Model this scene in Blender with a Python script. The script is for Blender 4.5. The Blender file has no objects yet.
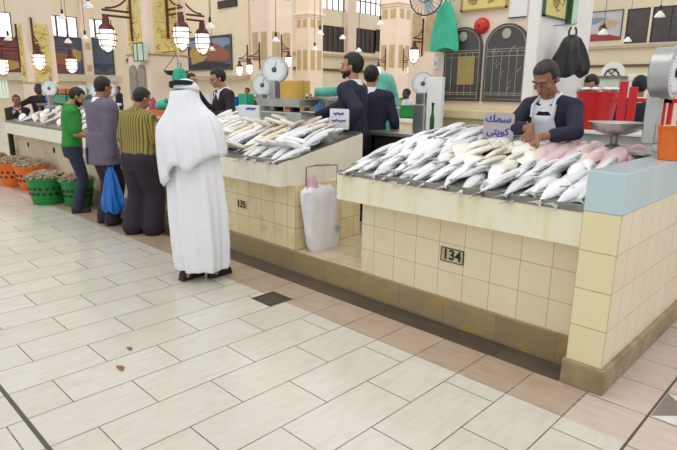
import bpy, bmesh, math, random
from mathutils import Vector, Matrix, Euler
random.seed(7)
sin, cos, pi = math.sin, math.cos, math.pi
SC = bpy.context.scene
COL = SC.collection

# ------------------------------------------------------------------ camera
def set_camera():
    cam = bpy.data.cameras.new('camera')
    cam.sensor_width = 36; cam.lens = 36 * 552.83 / 677
    cam.clip_start = .05; cam.clip_end = 300
    o = bpy.data.objects.new('camera', cam); COL.objects.link(o)
    yaw, pitch, roll = math.radians(44.32), math.radians(13.67), math.radians(.7127)
    f = Vector((-sin(yaw) * cos(pitch), cos(yaw) * cos(pitch), -sin(pitch)))
    r = Vector((cos(yaw), sin(yaw), 0)); u = r.cross(f)
    r2 = r * cos(roll) + u * sin(roll); u2 = -r * sin(roll) + u * cos(roll)
    m = Matrix((r2, u2, -f)).transposed().to_4x4(); m.translation = (0, 0, 1.65)
    o.matrix_world = m
    SC.camera = o
set_camera()

# ------------------------------------------------------------------ light, exposure
w = bpy.data.worlds.new('daylight'); SC.world = w; w.use_nodes = True
bg = w.node_tree.nodes['Background']; bg.inputs[0].default_value = (.985, .99, 1.0, 1); bg.inputs[1].default_value = .93
def area(name, loc, rot, sx, sy, power, col=(1, .95, .86)):
    l = bpy.data.lights.new(name, 'AREA'); l.shape = 'RECTANGLE'; l.size = sx; l.size_y = sy
    l.energy = power; l.color = col
    o = bpy.data.objects.new(name, l); COL.objects.link(o); o.location = loc; o.rotation_euler = rot
    return o
area('fill_over_aisle', (-4, 1.0, 9.0), (0, 0, 0), 16, 5, 330)  # added overhead fill for the aisle, not a modelled roof opening
area('fill_over_hall', (-20, 22, 10.5), (0, 0, 0), 22, 22, 1500)  # unseen fill lamp added above the far hall; no skylight is built there
VS = SC.view_settings
VS.view_transform = 'Standard'; VS.look = 'None'; VS.gamma = 1; VS.use_curve_mapping = False
VS.exposure = 0.0

# ------------------------------------------------------------------ materials
def lin(c):
    if isinstance(c, str):
        c = c.lstrip('#'); c = [int(c[i:i + 2], 16) / 255 for i in (0, 2, 4)]
    return tuple((x / 12.92 if x <= .04045 else ((x + .055) / 1.055) ** 2.4) for x in c) + (1,)
MC = {}
def nn(nt, t, **kw):
    n = nt.nodes.new(t)
    for k, v in kw.items(): setattr(n, k, v)
    return n
def mat(name, col, rough=.5, metal=0, var=.12, scale=6, emit=None, es=1, bump=0, alpha=None, trans=0, col2=None, stretch=None, coords='Object', spec=.5):
    if name in MC: return MC[name]
    m = bpy.data.materials.new(name); m.use_nodes = True; nt = m.node_tree; L = nt.links
    b = nt.nodes['Principled BSDF']; c = lin(col)
    b.inputs['Roughness'].default_value = rough; b.inputs['Metallic'].default_value = metal
    b.inputs['Specular IOR Level'].default_value = spec
    tc = nn(nt, 'ShaderNodeTexCoord'); mp = nn(nt, 'ShaderNodeMapping')
    L.new(tc.outputs[coords], mp.inputs[0])
    if stretch: mp.inputs['Scale'].default_value = stretch
    nz = nn(nt, 'ShaderNodeTexNoise'); nz.inputs['Scale'].default_value = scale; nz.inputs['Detail'].default_value = 4
    L.new(mp.outputs[0], nz.inputs['Vector'])
    rp = nn(nt, 'ShaderNodeValToRGB'); rp.color_ramp.elements[0].position = .3; rp.color_ramp.elements[1].position = .7
    d = lin(col2) if col2 else tuple(x * (1 - var * 2) for x in c[:3]) + (1,)
    rp.color_ramp.elements[0].color = d; rp.color_ramp.elements[1].color = c
    L.new(nz.outputs[0], rp.inputs[0]); L.new(rp.outputs[0], b.inputs['Base Color'])
    if bump:
        bp = nn(nt, 'ShaderNodeBump'); bp.inputs['Strength'].default_value = bump; bp.inputs['Distance'].default_value = .01
        L.new(nz.outputs[0], bp.inputs['Height']); L.new(bp.outputs[0], b.inputs['Normal'])
    if emit:
        b.inputs['Emission Color'].default_value = lin(emit); b.inputs['Emission Strength'].default_value = es
    if trans: b.inputs['Transmission Weight'].default_value = trans
    if alpha is not None: b.inputs['Alpha'].default_value = alpha
    MC[name] = m; return m
def tiles(name, c1, c2, mortar, bw, rh, ms, u0=0, v0=0, off=0.0, rough=.3, vein=None, swap=False, stain=None, stain_amt=.5, vstretch=(1, 1, 1)):
    """brick pattern on UVs that are in metres"""
    if name in MC: return MC[name]
    m = bpy.data.materials.new(name); m.use_nodes = True; nt = m.node_tree; L = nt.links
    b = nt.nodes['Principled BSDF']; b.inputs['Roughness'].default_value = rough
    uv = nn(nt, 'ShaderNodeUVMap'); sx = nn(nt, 'ShaderNodeSeparateXYZ'); L.new(uv.outputs[0], sx.inputs[0])
    def lin_(sock, mul, add):
        n = nn(nt, 'ShaderNodeMath', operation='MULTIPLY_ADD'); L.new(sock, n.inputs[0]); n.inputs[1].default_value = mul; n.inputs[2].default_value = add; return n.outputs[0]
    cx = nn(nt, 'ShaderNodeCombineXYZ')
    if swap:   # long side of the tile along V, rows counted towards -U
        L.new(lin_(sx.outputs[1], 1, u0), cx.inputs[0]); L.new(lin_(sx.outputs[0], -1, v0), cx.inputs[1])
    else:
        L.new(lin_(sx.outputs[0], 1, u0), cx.inputs[0]); L.new(lin_(sx.outputs[1], 1, v0), cx.inputs[1])
    br = nn(nt, 'ShaderNodeTexBrick'); br.offset = off; br.offset_frequency = 2; br.squash = 1
    L.new(cx.outputs[0], br.inputs['Vector'])
    for k, v in (('Scale', 1), ('Mortar Size', ms), ('Mortar Smooth', .1), ('Bias', 0), ('Brick Width', bw), ('Row Height', rh)): br.inputs[k].default_value = v
    br.inputs['Color1'].default_value = lin(c1); br.inputs['Color2'].default_value = lin(c2); br.inputs['Mortar'].default_value = lin(mortar)
    out = br.outputs['Color']
    def overlay(out, colr, scale, lo, hi, amt, stretch):
        mp = nn(nt, 'ShaderNodeMapping'); mp.inputs['Scale'].default_value = stretch; L.new(uv.outputs[0], mp.inputs[0])
        nz = nn(nt, 'ShaderNodeTexNoise'); nz.inputs['Scale'].default_value = scale; nz.inputs['Detail'].default_value = 5; nz.inputs['Distortion'].default_value = .4
        L.new(mp.outputs[0], nz.inputs['Vector'])
        mr = nn(nt, 'ShaderNodeMapRange'); mr.inputs[1].default_value = lo; mr.inputs[2].default_value = hi; mr.inputs[3].default_value = 0; mr.inputs[4].default_value = amt
        L.new(nz.outputs[0], mr.inputs[0])
        mx = nn(nt, 'ShaderNodeMix', data_type='RGBA'); L.new(mr.outputs[0], mx.inputs[0]); L.new(out, mx.inputs[6]); mx.inputs[7].default_value = lin(colr)
        return mx.outputs[2]
    if vein: out = overlay(out, vein, 9, .42, .75, .55, (3, .6, 1) if swap else (.6, 3, 1))
    if stain: out = overlay(out, stain, 5, .5, .78, stain_amt, vstretch)
    L.new(out, b.inputs['Base Color'])
    bp = nn(nt, 'ShaderNodeBump'); bp.inputs['Strength'].default_value = .35; bp.inputs['Distance'].default_value = .004; bp.invert = True
    L.new(br.outputs['Fac'], bp.inputs['Height']); L.new(bp.outputs[0], b.inputs['Normal'])
    MC[name] = m; return m

# ------------------------------------------------------------------ mesh helpers
class B:
    def __init__(s): s.bm = bmesh.new()
    def box(s, x0, x1, y0, y1, z0, z1, bev=0, m=None):
        b2 = bmesh.new(); bmesh.ops.create_cube(b2, size=1)
        for v in b2.verts: v.co = Vector(((x0 + x1) / 2 + v.co.x * (x1 - x0), (y0 + y1) / 2 + v.co.y * (y1 - y0), (z0 + z1) / 2 + v.co.z * (z1 - z0)))
        if bev: bmesh.ops.bevel(b2, geom=b2.edges[:], offset=bev, segments=2, affect='EDGES', profile=.5)
        if m is not None: bmesh.ops.transform(b2, matrix=m, verts=b2.verts)
        s.add(b2); return s
    def add(s, b2):
        me = bpy.data.meshes.new('t'); b2.to_mesh(me); b2.free(); s.bm.from_mesh(me); bpy.data.meshes.remove(me)
    def hexa(s, pts):
        """8 corner points: bottom ring 4 then top ring 4"""
        v = [s.bm.verts.new(p) for p in pts]
        for f in ((3, 2, 1, 0), (4, 5, 6, 7), (0, 1, 5, 4), (1, 2, 6, 5), (2, 3, 7, 6), (3, 0, 4, 7)): s.bm.faces.new([v[i] for i in f])
        return s
    def rings(s, rs, cap=True, closed=True):
        vs = [[s.bm.verts.new(p) for p in r] for r in rs]
        n = len(vs[0])
        for a, b in zip(vs[:-1], vs[1:]):
            for i in range(n if closed else n - 1): s.bm.faces.new((a[i], a[(i + 1) % n], b[(i + 1) % n], b[i]))
        if cap:
            s.bm.faces.new(vs[0][::-1]); s.bm.faces.new(vs[-1])
        return s
    def prism(s, poly, d):
        """closed polygon (list of 3-d points) extruded by vector d"""
        d = Vector(d); return s.rings([[Vector(p) for p in poly], [Vector(p) + d for p in poly]])
    def cone(s, p0, p1, r0, r1=None, n=14, cap=True):
        r1 = r0 if r1 is None else r1; p0 = Vector(p0); p1 = Vector(p1); d = (p1 - p0).normalized()
        a = d.orthogonal().normalized(); b = d.cross(a)
        return s.rings([[p + (a * cos(t) + b * sin(t)) * r for t in [2 * pi * i / n for i in range(n)]] for p, r in ((p0, r0), (p1, r1))], cap)
    def lathe(s, c, prof, n=24, ax=(0, 0, 1), cap=True):
        c = Vector(c); d = Vector(ax).normalized(); a = d.orthogonal().normalized(); b = d.cross(a)
        return s.rings([[c + d * h + (a * cos(t) + b * sin(t)) * max(r, 1e-4) for t in [2 * pi * i / n for i in range(n)]] for r, h in prof], cap)
    def ell(s, c, r, rot=None, nu=16, nv=10):
        b2 = bmesh.new(); bmesh.ops.create_uvsphere(b2, u_segments=nu, v_segments=nv, radius=1)
        r = (r, r, r) if not hasattr(r, '__len__') else r
        M = Matrix.Translation(Vector(c)) @ (rot.to_4x4() if rot is not None else Matrix.Identity(4)) @ Matrix.Diagonal((*r, 1))
        bmesh.ops.transform(b2, matrix=M, verts=b2.verts); s.add(b2); return s
    def cap(s, p0, p1, r0, r1=None, n=12):
        """tapered capsule"""
        r1 = r0 if r1 is None else r1; p0 = Vector(p0); p1 = Vector(p1); d = p1 - p0
        if d.length < 1e-5: return s.ell(p0, r0)
        d.normalize(); a = d.orthogonal().normalized(); b = d.cross(a); R = []
        for k in range(5):
            t = pi / 2 * (k / 5); R.append((p0 - d * r0 * cos(t), max(r0 * sin(t), 1e-4)))
        R += [(p0, r0), (p1, r1)]
        for k in range(4, -1, -1):
            t = pi / 2 * (k / 5); R.append((p1 + d * r1 * cos(t), max(r1 * sin(t), 1e-4)))
        return s.rings([[c + (a * cos(q) + b * sin(q)) * r for q in [2 * pi * i / n for i in range(n)]] for c, r in R])
    def tube(s, pts, r, n=8, closed=False):
        pts = [Vector(p) for p in pts]; m = len(pts); R = []; up = None
        for i, p in enumerate(pts):
            a = pts[(i - 1) % m] if (i or closed) else p; c = pts[(i + 1) % m] if (i < m - 1 or closed) else p
            d = (c - a).normalized()
            if up is None: up = d.orthogonal().normalized()
            x = (up - d * up.dot(d)).normalized(); up = x; y = d.cross(x)
            R.append([p + (x * cos(t) + y * sin(t)) * r for t in [2 * pi * k / n for k in range(n)]])
        if closed: R.append(R[0][:])
        return s.rings(R, not closed)
    def xf(s, M): bmesh.ops.transform(s.bm, matrix=M, verts=s.bm.verts); return s
def meshdata(name, b, m, smooth=False, inv=None, auto=False):
    bm = b.bm
    bmesh.ops.recalc_face_normals(bm, faces=bm.faces)
    uvl = bm.loops.layers.uv.new('UVMap')
    for f in bm.faces:
        n = f.normal; ax = max(range(3), key=lambda i: abs(n[i]))
        for l in f.loops:
            p = l.vert.co
            l[uvl].uv = (p.y, p.z) if ax == 0 else ((p.x, p.z) if ax == 1 else (p.x, p.y))
        f.smooth = smooth
    if auto:
        for e in bm.edges:
            if len(e.link_faces) == 2 and e.calc_face_angle(0) > .6: e.smooth = False
    if inv is not None: bmesh.ops.transform(bm, matrix=inv, verts=bm.verts)
    me = bpy.data.meshes.new(name); bm.to_mesh(me); bm.free()
    if isinstance(m, (list, tuple)):
        for x in m: me.materials.append(x)
    elif m is not None: me.materials.append(m)
    return me
def chain(o):
    M = Matrix.Identity(4)
    while o is not None:
        M = o.matrix_basis @ M; o = o.parent
    return M
def obj(name, b, m, parent=None, smooth=False, local=False, loc=None, label=None, auto=None):
    """local=False: the mesh is given in world metres and moved into its parent's frame"""
    inv = None
    if parent is not None and not local: inv = chain(parent).inverted()
    if parent is None and loc is not None: inv = Matrix.Translation(Vector(loc)).inverted()
    me = meshdata(name, b, m, smooth, inv, smooth if auto is None else auto)
    o = bpy.data.objects.new(name, me); COL.objects.link(o)
    if parent is not None: o.parent = parent
    elif loc is not None: o.location = loc
    if label: o['label'] = label
    return o
def part(name, me, parent):
    o = bpy.data.objects.new(name, me); COL.objects.link(o); o.parent = parent; return o
def tag(o, label, cat, group=None, kind=None):
    o['label'] = label; o['category'] = cat
    if group: o['group'] = group
    if kind: o['kind'] = kind
    return o
def thing(name, label, cat, loc=(0, 0, 0), rz=0, group=None, rot=None):
    o = bpy.data.objects.new(name, None); COL.objects.link(o); o.location = loc; o.empty_display_size = .1
    o.rotation_euler = rot if rot else (0, 0, rz)
    return tag(o, label, cat, group)
def struct(name, b, m, parent=None, smooth=False):
    o = obj(name, b, m, parent, smooth)
    if parent is None: o['kind'] = 'structure'
    return o
def copy_tree(o, parent=None):
    c = o.copy(); COL.objects.link(c); c.parent = parent
    for ch in [x for x in o.children]: copy_tree(ch, c)
    return c
def text_mesh(s, size, depth=.002, align='CENTER'):
    cu = bpy.data.curves.new('t', 'FONT'); cu.body = s; cu.size = size; cu.extrude = depth; cu.offset = size * .018; cu.align_x = align; cu.align_y = 'CENTER'
    o = bpy.data.objects.new('t', cu); COL.objects.link(o); bpy.context.view_layer.update()
    me = bpy.data.meshes.new_from_object(o.evaluated_get(bpy.context.evaluated_depsgraph_get()))
    bpy.data.objects.remove(o); bpy.data.curves.remove(cu); return me
def text_part(name, s, size, M, m, parent, bold=0):
    me = text_mesh(s, size); bm = bmesh.new(); bm.from_mesh(me); bpy.data.meshes.remove(me)
    bmesh.ops.transform(bm, matrix=M, verts=bm.verts); b = B(); b.bm.free(); b.bm = bm
    for l in list(bm.loops.layers.uv): bm.loops.layers.uv.remove(l)
    return obj(name, b, m, parent)
def remesh(b, voxel, smooth=4, factor=.5):
    bmesh.ops.recalc_face_normals(b.bm, faces=b.bm.faces)
    me = bpy.data.meshes.new('t'); b.bm.to_mesh(me); b.bm.free()
    o = bpy.data.objects.new('t', me); COL.objects.link(o)
    r = o.modifiers.new('r', 'REMESH'); r.mode = 'VOXEL'; r.voxel_size = voxel; r.adaptivity = 0
    if smooth:
        q = o.modifiers.new('s', 'SMOOTH'); q.iterations = smooth; q.factor = factor
    bpy.context.view_layer.update()
    m2 = bpy.data.meshes.new_from_object(o.evaluated_get(bpy.context.evaluated_depsgraph_get()))
    bpy.data.objects.remove(o); bpy.data.meshes.remove(me)
    b2 = B(); b2.bm.from_mesh(m2); bpy.data.meshes.remove(m2); return b2
def yplane(X, Y, Z):      # text facing -Y
    return Matrix.Translation((X, Y, Z)) @ Matrix.Rotation(pi / 2, 4, 'X')
ORD = 'first second third fourth fifth sixth seventh eighth ninth tenth eleventh twelfth thirteenth fourteenth fifteenth sixteenth seventeenth eighteenth nineteenth twentieth'.split()

# ------------------------------------------------------------------ palette
steel = mat('steel', '#b9bcbb', .3, .85, .1, 4)
dsteel = mat('tray_steel', '#8d8982', .4, .6, .2, 8)
white = mat('white_enamel', '#eef0ee', .35, 0, .04)
black = mat('black_plastic', '#1c1b1d', .5, 0, .1)
cream = mat('cream_plaster', '#efe0c4', .8, 0, .04, 2)
pinkcream = mat('pillar_plaster', '#f0dccb', .75, 0, .04, 2)
wood_red = mat('red_brown_iron', '#6a2f25', .5, .2, .15)
gold = mat('gold_relief', '#e0c468', .55, 0, 0, 26, col2='#b08c3a')
glow = mat('lamp_glass', '#fff6e0', .3, 0, .02, emit='#fff3da', es=1.7)
redp = mat('red_plastic', '#cf1f24', .35, 0, .08)
orangep = mat('orange_plastic', '#e8721c', .4, 0, .08)
greenp = mat('green_plastic', '#178a3c', .4, 0, .1)
bluep = mat('blue_film', '#0b6fd0', .3, 0, .2, 14, bump=.6)
teal = mat('teal_film', '#25b58f', .3, 0, .15, 14, bump=.6)
blackfilm = mat('black_film', '#17161a', .35, 0, .2, 14, bump=.8)
stone = mat('curb_stone', '#ad9c7a', .55, 0, 0, 7, col2='#8a7858', bump=.2)

# ------------------------------------------------------------------ floor
m_floor = tiles('floor_tiles', '#d3d0c6', '#cbc7bb', '#524d46', .65, .32, .0035, u0=.38, v0=-.64, off=.5, rough=.22, vein='#c0baab', swap=True, stain='#b9a98c', stain_amt=.25)
m_border = tiles('border_tiles', '#b39d8c', '#aa9483', '#564a40', .32, .35, .004, u0=.64, v0=-2.68, rough=.3, vein='#c4b09a', stain='#98836c')
m_pink = tiles('pink_tiles', '#ccb9ae', '#c2afa4', '#5d524a', .32, .346, .0042, u0=.64, v0=-2.665, rough=.3, vein='#d8ccc6')
m_slate = tiles('slate_tiles', '#5a4e48', '#4b413c', '#2e2825', .64, .26, .003, u0=.30, v0=-3.02, rough=.3, vein='#655a4f', stain='#3d332e')
def slab(x0, x1, y0, y1, z0, z1): return B().box(x0, x1, y0, y1, z0, z1)
struct('floor', slab(-40, -.64, -6, 2.68, -.1, 0), m_floor)
b = slab(-40, -1.13, 3.27, 46, -.1, 0); b.box(-1.13, 12, 7.4, 46, -.1, 0)
struct('floor_hall', b, m_floor)
struct('floor_border', slab(-40, -.96, 2.68, 3.03, -.1, 0), m_border)
struct('floor_channel', slab(-40, -1.13, 3.03, 3.27, -.1, -.012), m_slate)
b = B(); b.box(-.64, 12, -6, 2.68, -.1, 0).box(-.96, 12, 2.68, 3.03, -.1, 0).box(-1.13, 12, 3.03, 7.4, -.1, 0)
struct('floor_aisle', b, m_pink)
struct('trim_1', B().box(-40, -.64, .672, .694, -.02, .0015), mat('joint_strip', '#55504a', .6))
struct('trim_2', B().box(-.648, -.636, -6, 3.9, -.02, .0015), MC['joint_strip'])
# inlaid tile beside the end wall
t = thing('inlaid_tile', 'square floor tile inlaid with white and grey triangles beside the end wall', 'tile', (-.47, 3.18, 0))
tw = mat('inlay_white', '#e6e6e0', .3, 0, .08, 14); tg = mat('inlay_grey', '#8d8078', .3, 0, .12, 14)
obj('white_triangle', B().prism([(-.63, 3.02, .001), (-.31, 3.02, .001), (-.47, 3.18, .001)], (0, 0, .002)).prism([(-.63, 3.34, .001), (-.47, 3.18, .001), (-.31, 3.34, .001)], (0, 0, .002)), tw, t)
obj('grey_triangle', B().prism([(-.63, 3.02, .001), (-.47, 3.18, .001), (-.63, 3.34, .001)], (0, 0, .002)).prism([(-.31, 3.02, .001), (-.31, 3.34, .001), (-.47, 3.18, .001)], (0, 0, .002)), tg, t)
t = thing('floor_drain', 'square dark metal drain grate set in the floor beside the tan border tiles', 'drain', (-3.33, 2.64, 0))
obj('frame', B().box(-3.45, -3.21, 2.53, 2.55, -.01, .004).box(-3.45, -3.21, 2.74, 2.76, -.01, .004).box(-3.45, -3.43, 2.55, 2.74, -.01, .004).box(-3.23, -3.21, 2.55, 2.74, -.01, .004), mat('drain_iron', '#4f4a3f', .5, .3), t)
b = B()
for k in range(9): b.box(-3.425 + k * .0215, -3.41 + k * .0215, 2.55, 2.74, -.01, .003)
obj('grate', b, mat('drain_grate', '#5a5648', .55, .3), t)
obj('pit', B().box(-3.43, -3.23, 2.55, 2.74, -.01, -.002), black, t)
leaf = mat('brown_leaf', '#a5703c', .7, 0, .2)
def scrap(x, y, s, lab):
    b = B(); pts = [(x + s * cos(a) * (1 + .35 * sin(3 * a + x)), y + s * .6 * sin(a) * (1 + .3 * cos(2 * a)), .0015 + .004 * abs(sin(a))) for a in [2 * pi * i / 14 for i in range(14)]]
    b.prism(pts, (0, 0, .004)); tag(obj('food_scrap', b, leaf, loc=(x, y, 0)), lab, 'scrap')
scrap(-3.06, 1.265, .035, 'brown scrap on the white floor tiles, the larger one nearer the camera')
scrap(-3.27, 1.42, .025, 'yellow-brown scrap on the white floor tiles, the smaller one farther from the camera')

# raised platform the stalls stand on
m_plat = tiles('platform_tiles', '#d8cbb0', '#cfc1a4', '#8a7a60', .21, .21, .003, rough=.35, stain='#b59d6d')
struct('floor_platform', B().box(-14, -.95, 3.295, 7.4, 0, .178), m_plat)
m_curb = tiles('curb_tiles', '#a3926f', '#96835f', '#6e5f48', .42, .3, .002, rough=.4, stain='#b8962c', stain_amt=.75, vein='#8c7a66')
struct('trim_3', B().box(-14, -1.125, 3.265, 3.297, -.02, .18), m_curb)

# ------------------------------------------------------------------ fish stalls
m_base = tiles('stall_tiles', '#eee2c2', '#e9dcba', '#b09b74', .21, .21, .002, u0=2.82, v0=-.17, rough=.25, stain='#d9c48e', stain_amt=.35)
m_base2 = tiles('stall_tiles_worn', '#ebddb2', '#e6d6a8', '#ad9565', .20, .21, .0025, u0=3.895, v0=-.18, rough=.3, stain='#c6a85f', stain_amt=.6)
m_post = tiles('post_tiles', '#e8deb4', '#e4d8ac', '#a8966a', .20, .22, .0025, u0=.91, v0=-.15, rough=.25)
m_end = tiles('end_tiles', '#efe3c6', '#eadcbc', '#bcab8a', .19, .22, .002, u0=-3.05, v0=-.15, rough=.25)
m_blue = tiles('blue_tiles', '#bfd6da', '#b8d0d6', '#9fb4b8', .20, .22, .001, u0=.91, v0=-.15 - .22 * 4, rough=.18)
m_slab = tiles('slab_concrete', '#efebd2', '#efebd2', '#efebd2', 5, 5, .0, u0=20, v0=1, rough=.45, stain='#d6cf86', stain_amt=.55, vstretch=(2.2, .35, 1))
m_slabw = tiles('slab_white', '#efecdc', '#efecdc', '#efecdc', 5, 5, .0, u0=20, v0=1, rough=.45, stain='#d8cf9c', stain_amt=.5, vstretch=(2.2, .35, 1))
Y0, YB, ZS, ZT, ZTB = 3.15, 4.25, .795, 1.005, 1.225
def top_z(y): return ZT + (ZTB - ZT) * (y - Y0) / (YB - Y0)
def stall_top(root, x0, x1, m):
    obj('counter_slab', B().prism([(x0, Y0, ZS), (x0, YB, ZS), (x0, YB, ZTB), (x0, Y0, ZT)], (x1 - x0, 0, 0)), m, root)
    e = .012
    b = B().prism([(x0 + e, Y0 + e, ZT + .001), (x0 + e, YB, ZTB + .001), (x0 + e, YB, ZTB + .016), (x0 + e, Y0 + e, ZT + .014)], (x1 - x0 - 2 * e, 0, 0))
    b.prism([(x0 + e, Y0 - .004, ZT - .008), (x0 + e, Y0 + e, ZT - .006), (x0 + e, Y0 + .03, ZT + .03), (x0 + e, Y0 + .008, ZT + .027)], (x1 - x0 - 2 * e, 0, 0))
    obj('display_tray', b, dsteel, root)
def number_plate(root, x0, x1, z0, z1, y, s, size, border, plate):
    p = obj('number_plate', B().box(x0, x1, y - .006, y, z0, z1, .002), plate, root)
    if border: obj('plate_frame', B().box(x0 - .004, x1 + .004, y - .009, y, z0 - .004, z0).box(x0 - .004, x1 + .004, y - .009, y, z1, z1 + .004).box(x0 - .004, x0, y - .009, y, z0, z1).box(x1, x1 + .004, y - .009, y, z0, z1), black, p)
    text_part('numerals', s, size, yplane((x0 + x1) / 2, y - .0085, (z0 + z1) / 2) @ Matrix.Diagonal((1, 1, 1, 1)), black, p)
st = thing('fish_stall', 'nearest tiled fish stall, numbered 134, with a pale blue end wall', 'fish stall', (-2.1, 3.7, .18))
obj('tiled_base', B().box(-2.95, -1.10, 3.30, 4.15, .178, ZS), m_base, st)
stall_top(st, -3.10, -1.11, m_slab)
number_plate(st, -2.165, -1.985, .46, .555, 3.299, '134', .105, True, mat('plate_beige', '#cfc3a2', .5))
obj('end_wall', B().box(-1.108, -.912, 3.06, 4.62, .15, 1.03), m_end, st)
obj('end_wall_front', B().box(-1.11, -.91, 3.05, 3.07, .15, 1.03), m_post, st)
obj('blue_cap', B().box(-1.11, -.91, 3.05, 4.62, 1.03, 1.25, .004), m_blue, st, label='pale blue tiled cap')
obj('end_curb', B().box(-1.125, -.885, 3.03, 4.64, 0, .15, .006), stone, st)
st = thing('fish_stall', 'second tiled fish stall, numbered 135, with a white bag leaning on its side', 'fish stall', (-5, 3.7, .18))
obj('tiled_base', B().box(-6.15, -3.79, 3.30, 4.2, .178, ZS), m_base2, st)
stall_top(st, -6.22, -3.82, m_slabw)
number_plate(st, -4.70, -4.53, .46, .54, 3.299, '135', .10, False, mat('plate_worn', '#d9c795', .5))
obj('paper_tag', B().box(-4.49, -4.36, 3.296, 3.299, .47, .52), mat('paper_tag', '#e8e0cc', .6), st)
st = thing('fish_stall', 'long plain cream fish stall at the far left behind the baskets', 'fish stall', (-9.2, 3.7, .18))
m_plain = mat('stall_plaster', '#e3d5b4', .6, 0, .1, 3)
obj('plastered_base', B().box(-11.8, -6.42, 3.30, 4.15, .178, ZS), m_plain, st)
stall_top(st, -11.93, -6.35, m_slabw)
for x in (-11.2, -9.9): obj('drain_hole', B().lathe((x, 3.30, .62), [(.05, -.004), (.05, .004), (.032, .006), (.03, 0)], 14, (0, -1, 0)), black, st)
obj('end_post', B().box(-12.03, -11.95, 3.2, 3.28, .178, 1.25), mat('post_dark', '#3b3630', .5, .3), st)

# ------------------------------------------------------------------ hall walls
m_wall = mat('hall_wall', '#eddfc4', .8, 0, .05, .6)
m_pane = mat('daylit_pane', '#ffffff', .4, 0, 0, emit='#fdfcff', es=1.6)
m_dark = mat('dark_pane', '#51484e', .25, 0, .2, 1.2)
m_frame = mat('window_frame', '#5a524e', .5)
HX, HY = -36, 44
# left wall: solid strips between the window bands
def wall_left(segs):
    b = B()
    for y0, y1, holes in segs:
        z = 0
        for h0, h1 in sorted(holes): b.box(HX - .3, HX, y0, y1, z, h0); z = h1
        b.box(HX - .3, HX, y0, y1, z, 11)
    return b
struct('wall_left', wall_left([(-6, 8.4, []), (8.4, 10.5, [(4.3, 5.65)]), (10.5, 12.3, []), (12.3, 14.1, [(4.55, 5.75)]), (14.1, 14.65, []), (14.65, 16.2, [(4.65, 5.75)]),
    (16.2, 32.4, []), (32.4, 33.0, [(8.4, 10.6)]), (33.0, 37.3, [(4.95, 7.1), (8.4, 10.6)]), (37.3, 38.5, [(8.5, 10.6)]), (38.5, 41.6, [(5.1, 7.2), (8.5, 10.6)]), (41.6, 43.7, [(5.3, 7.3), (8.5, 10.6)]), (43.7, 44.3, [])]), m_wall)
b = B()
def wall_back():
    b = B()
    for x0, x1, holes in [(HX, -30, [(8.4, 10.6)]), (-30, -14.6, []), (-14.6, -13.1, [(5.15, 7.5)]), (-13.1, -12.95, []), (-12.95, -9.6, [(5.15, 7.5)]), (-9.6, 12, [])]:
        z = 0
        for h0, h1 in holes: b.box(x0, x1, HY, HY + .3, z, h0); z = h1
        b.box(x0, x1, HY, HY + .3, z, 11)
    return b
struct('wall_back', wall_back(), m_wall)
WN = [0]
def window_x(y0, y1, z0, z1, pane, n, rows=1):
    WN[0] += 1
    w = struct('window_%d' % WN[0], B().box(HX - .16, HX - .13, y0, y1, z0, z1), pane)
    f = B(); 
    for i in range(n + 1):
        y = y0 + (y1 - y0) * i / n; f.box(HX - .13, HX - .03, y - .05, y + .05, z0, z1)
    for i in range(rows + 1):
        z = z0 + (z1 - z0) * i / rows; f.box(HX - .125, HX - .035, y0, y1, z - .045, z + .045)
    obj('window_frame', f, m_frame, w)
def window_y(x0, x1, z0, z1, pane, n, rows=1):
    WN[0] += 1
    w = struct('window_%d' % WN[0], B().box(x0, x1, HY + .13, HY + .16, z0, z1), pane)
    f = B()
    for i in range(n + 1):
        x = x0 + (x1 - x0) * i / n; f.box(x - .05, x + .05, HY + .03, HY + .13, z0, z1)
    for i in range(rows + 1):
        z = z0 + (z1 - z0) * i / rows; f.box(x0, x1, HY + .035, HY + .125, z - .045, z + .045)
    obj('window_frame', f, m_frame, w)
window_x(8.4, 10.5, 4.3, 5.65, m_pane, 3); window_x(12.3, 14.1, 4.55, 5.75, m_pane, 3); window_x(14.65, 16.2, 4.65, 5.75, m_pane, 3)
window_x(33.0, 37.3, 4.95, 7.1, m_dark, 7); window_x(38.5, 41.6, 5.1, 7.2, m_dark, 5); window_x(41.6, 43.7, 5.3, 7.3, m_dark, 3)
window_x(32.4, 37.3, 8.4, 10.6, m_pane, 7, 2); window_x(37.3, 43.7, 8.5, 10.6, m_pane, 9, 2); window_y(HX, -30, 8.4, 10.6, m_pane, 7, 2)
window_y(-14.6, -13.1, 5.15, 7.5, m_dark, 1); window_y(-12.95, -9.6, 5.15, 7.5, m_dark, 3)
# ledges and bands
b = B().box(HX, HX + .35, 30, 44, 4.55, 4.75).box(HX + .35, 12, HY - .35, HY, 4.85, 5.05)
struct('trim_4', b, mat('ledge', '#c9b9a4', .7))
struct('trim_5', B().box(HX, HX + .2, 17, 44, 3.3, 3.5).box(HX + .2, 12, HY - .2, HY, 3.55, 3.72), mat('dark_rail', '#6a5648', .6))
struct('trim_6', B().box(HX, HX + .4, -6, 16.4, 2.0, 2.42), mat('pale_beam', '#ddd0bb', .7))
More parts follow.
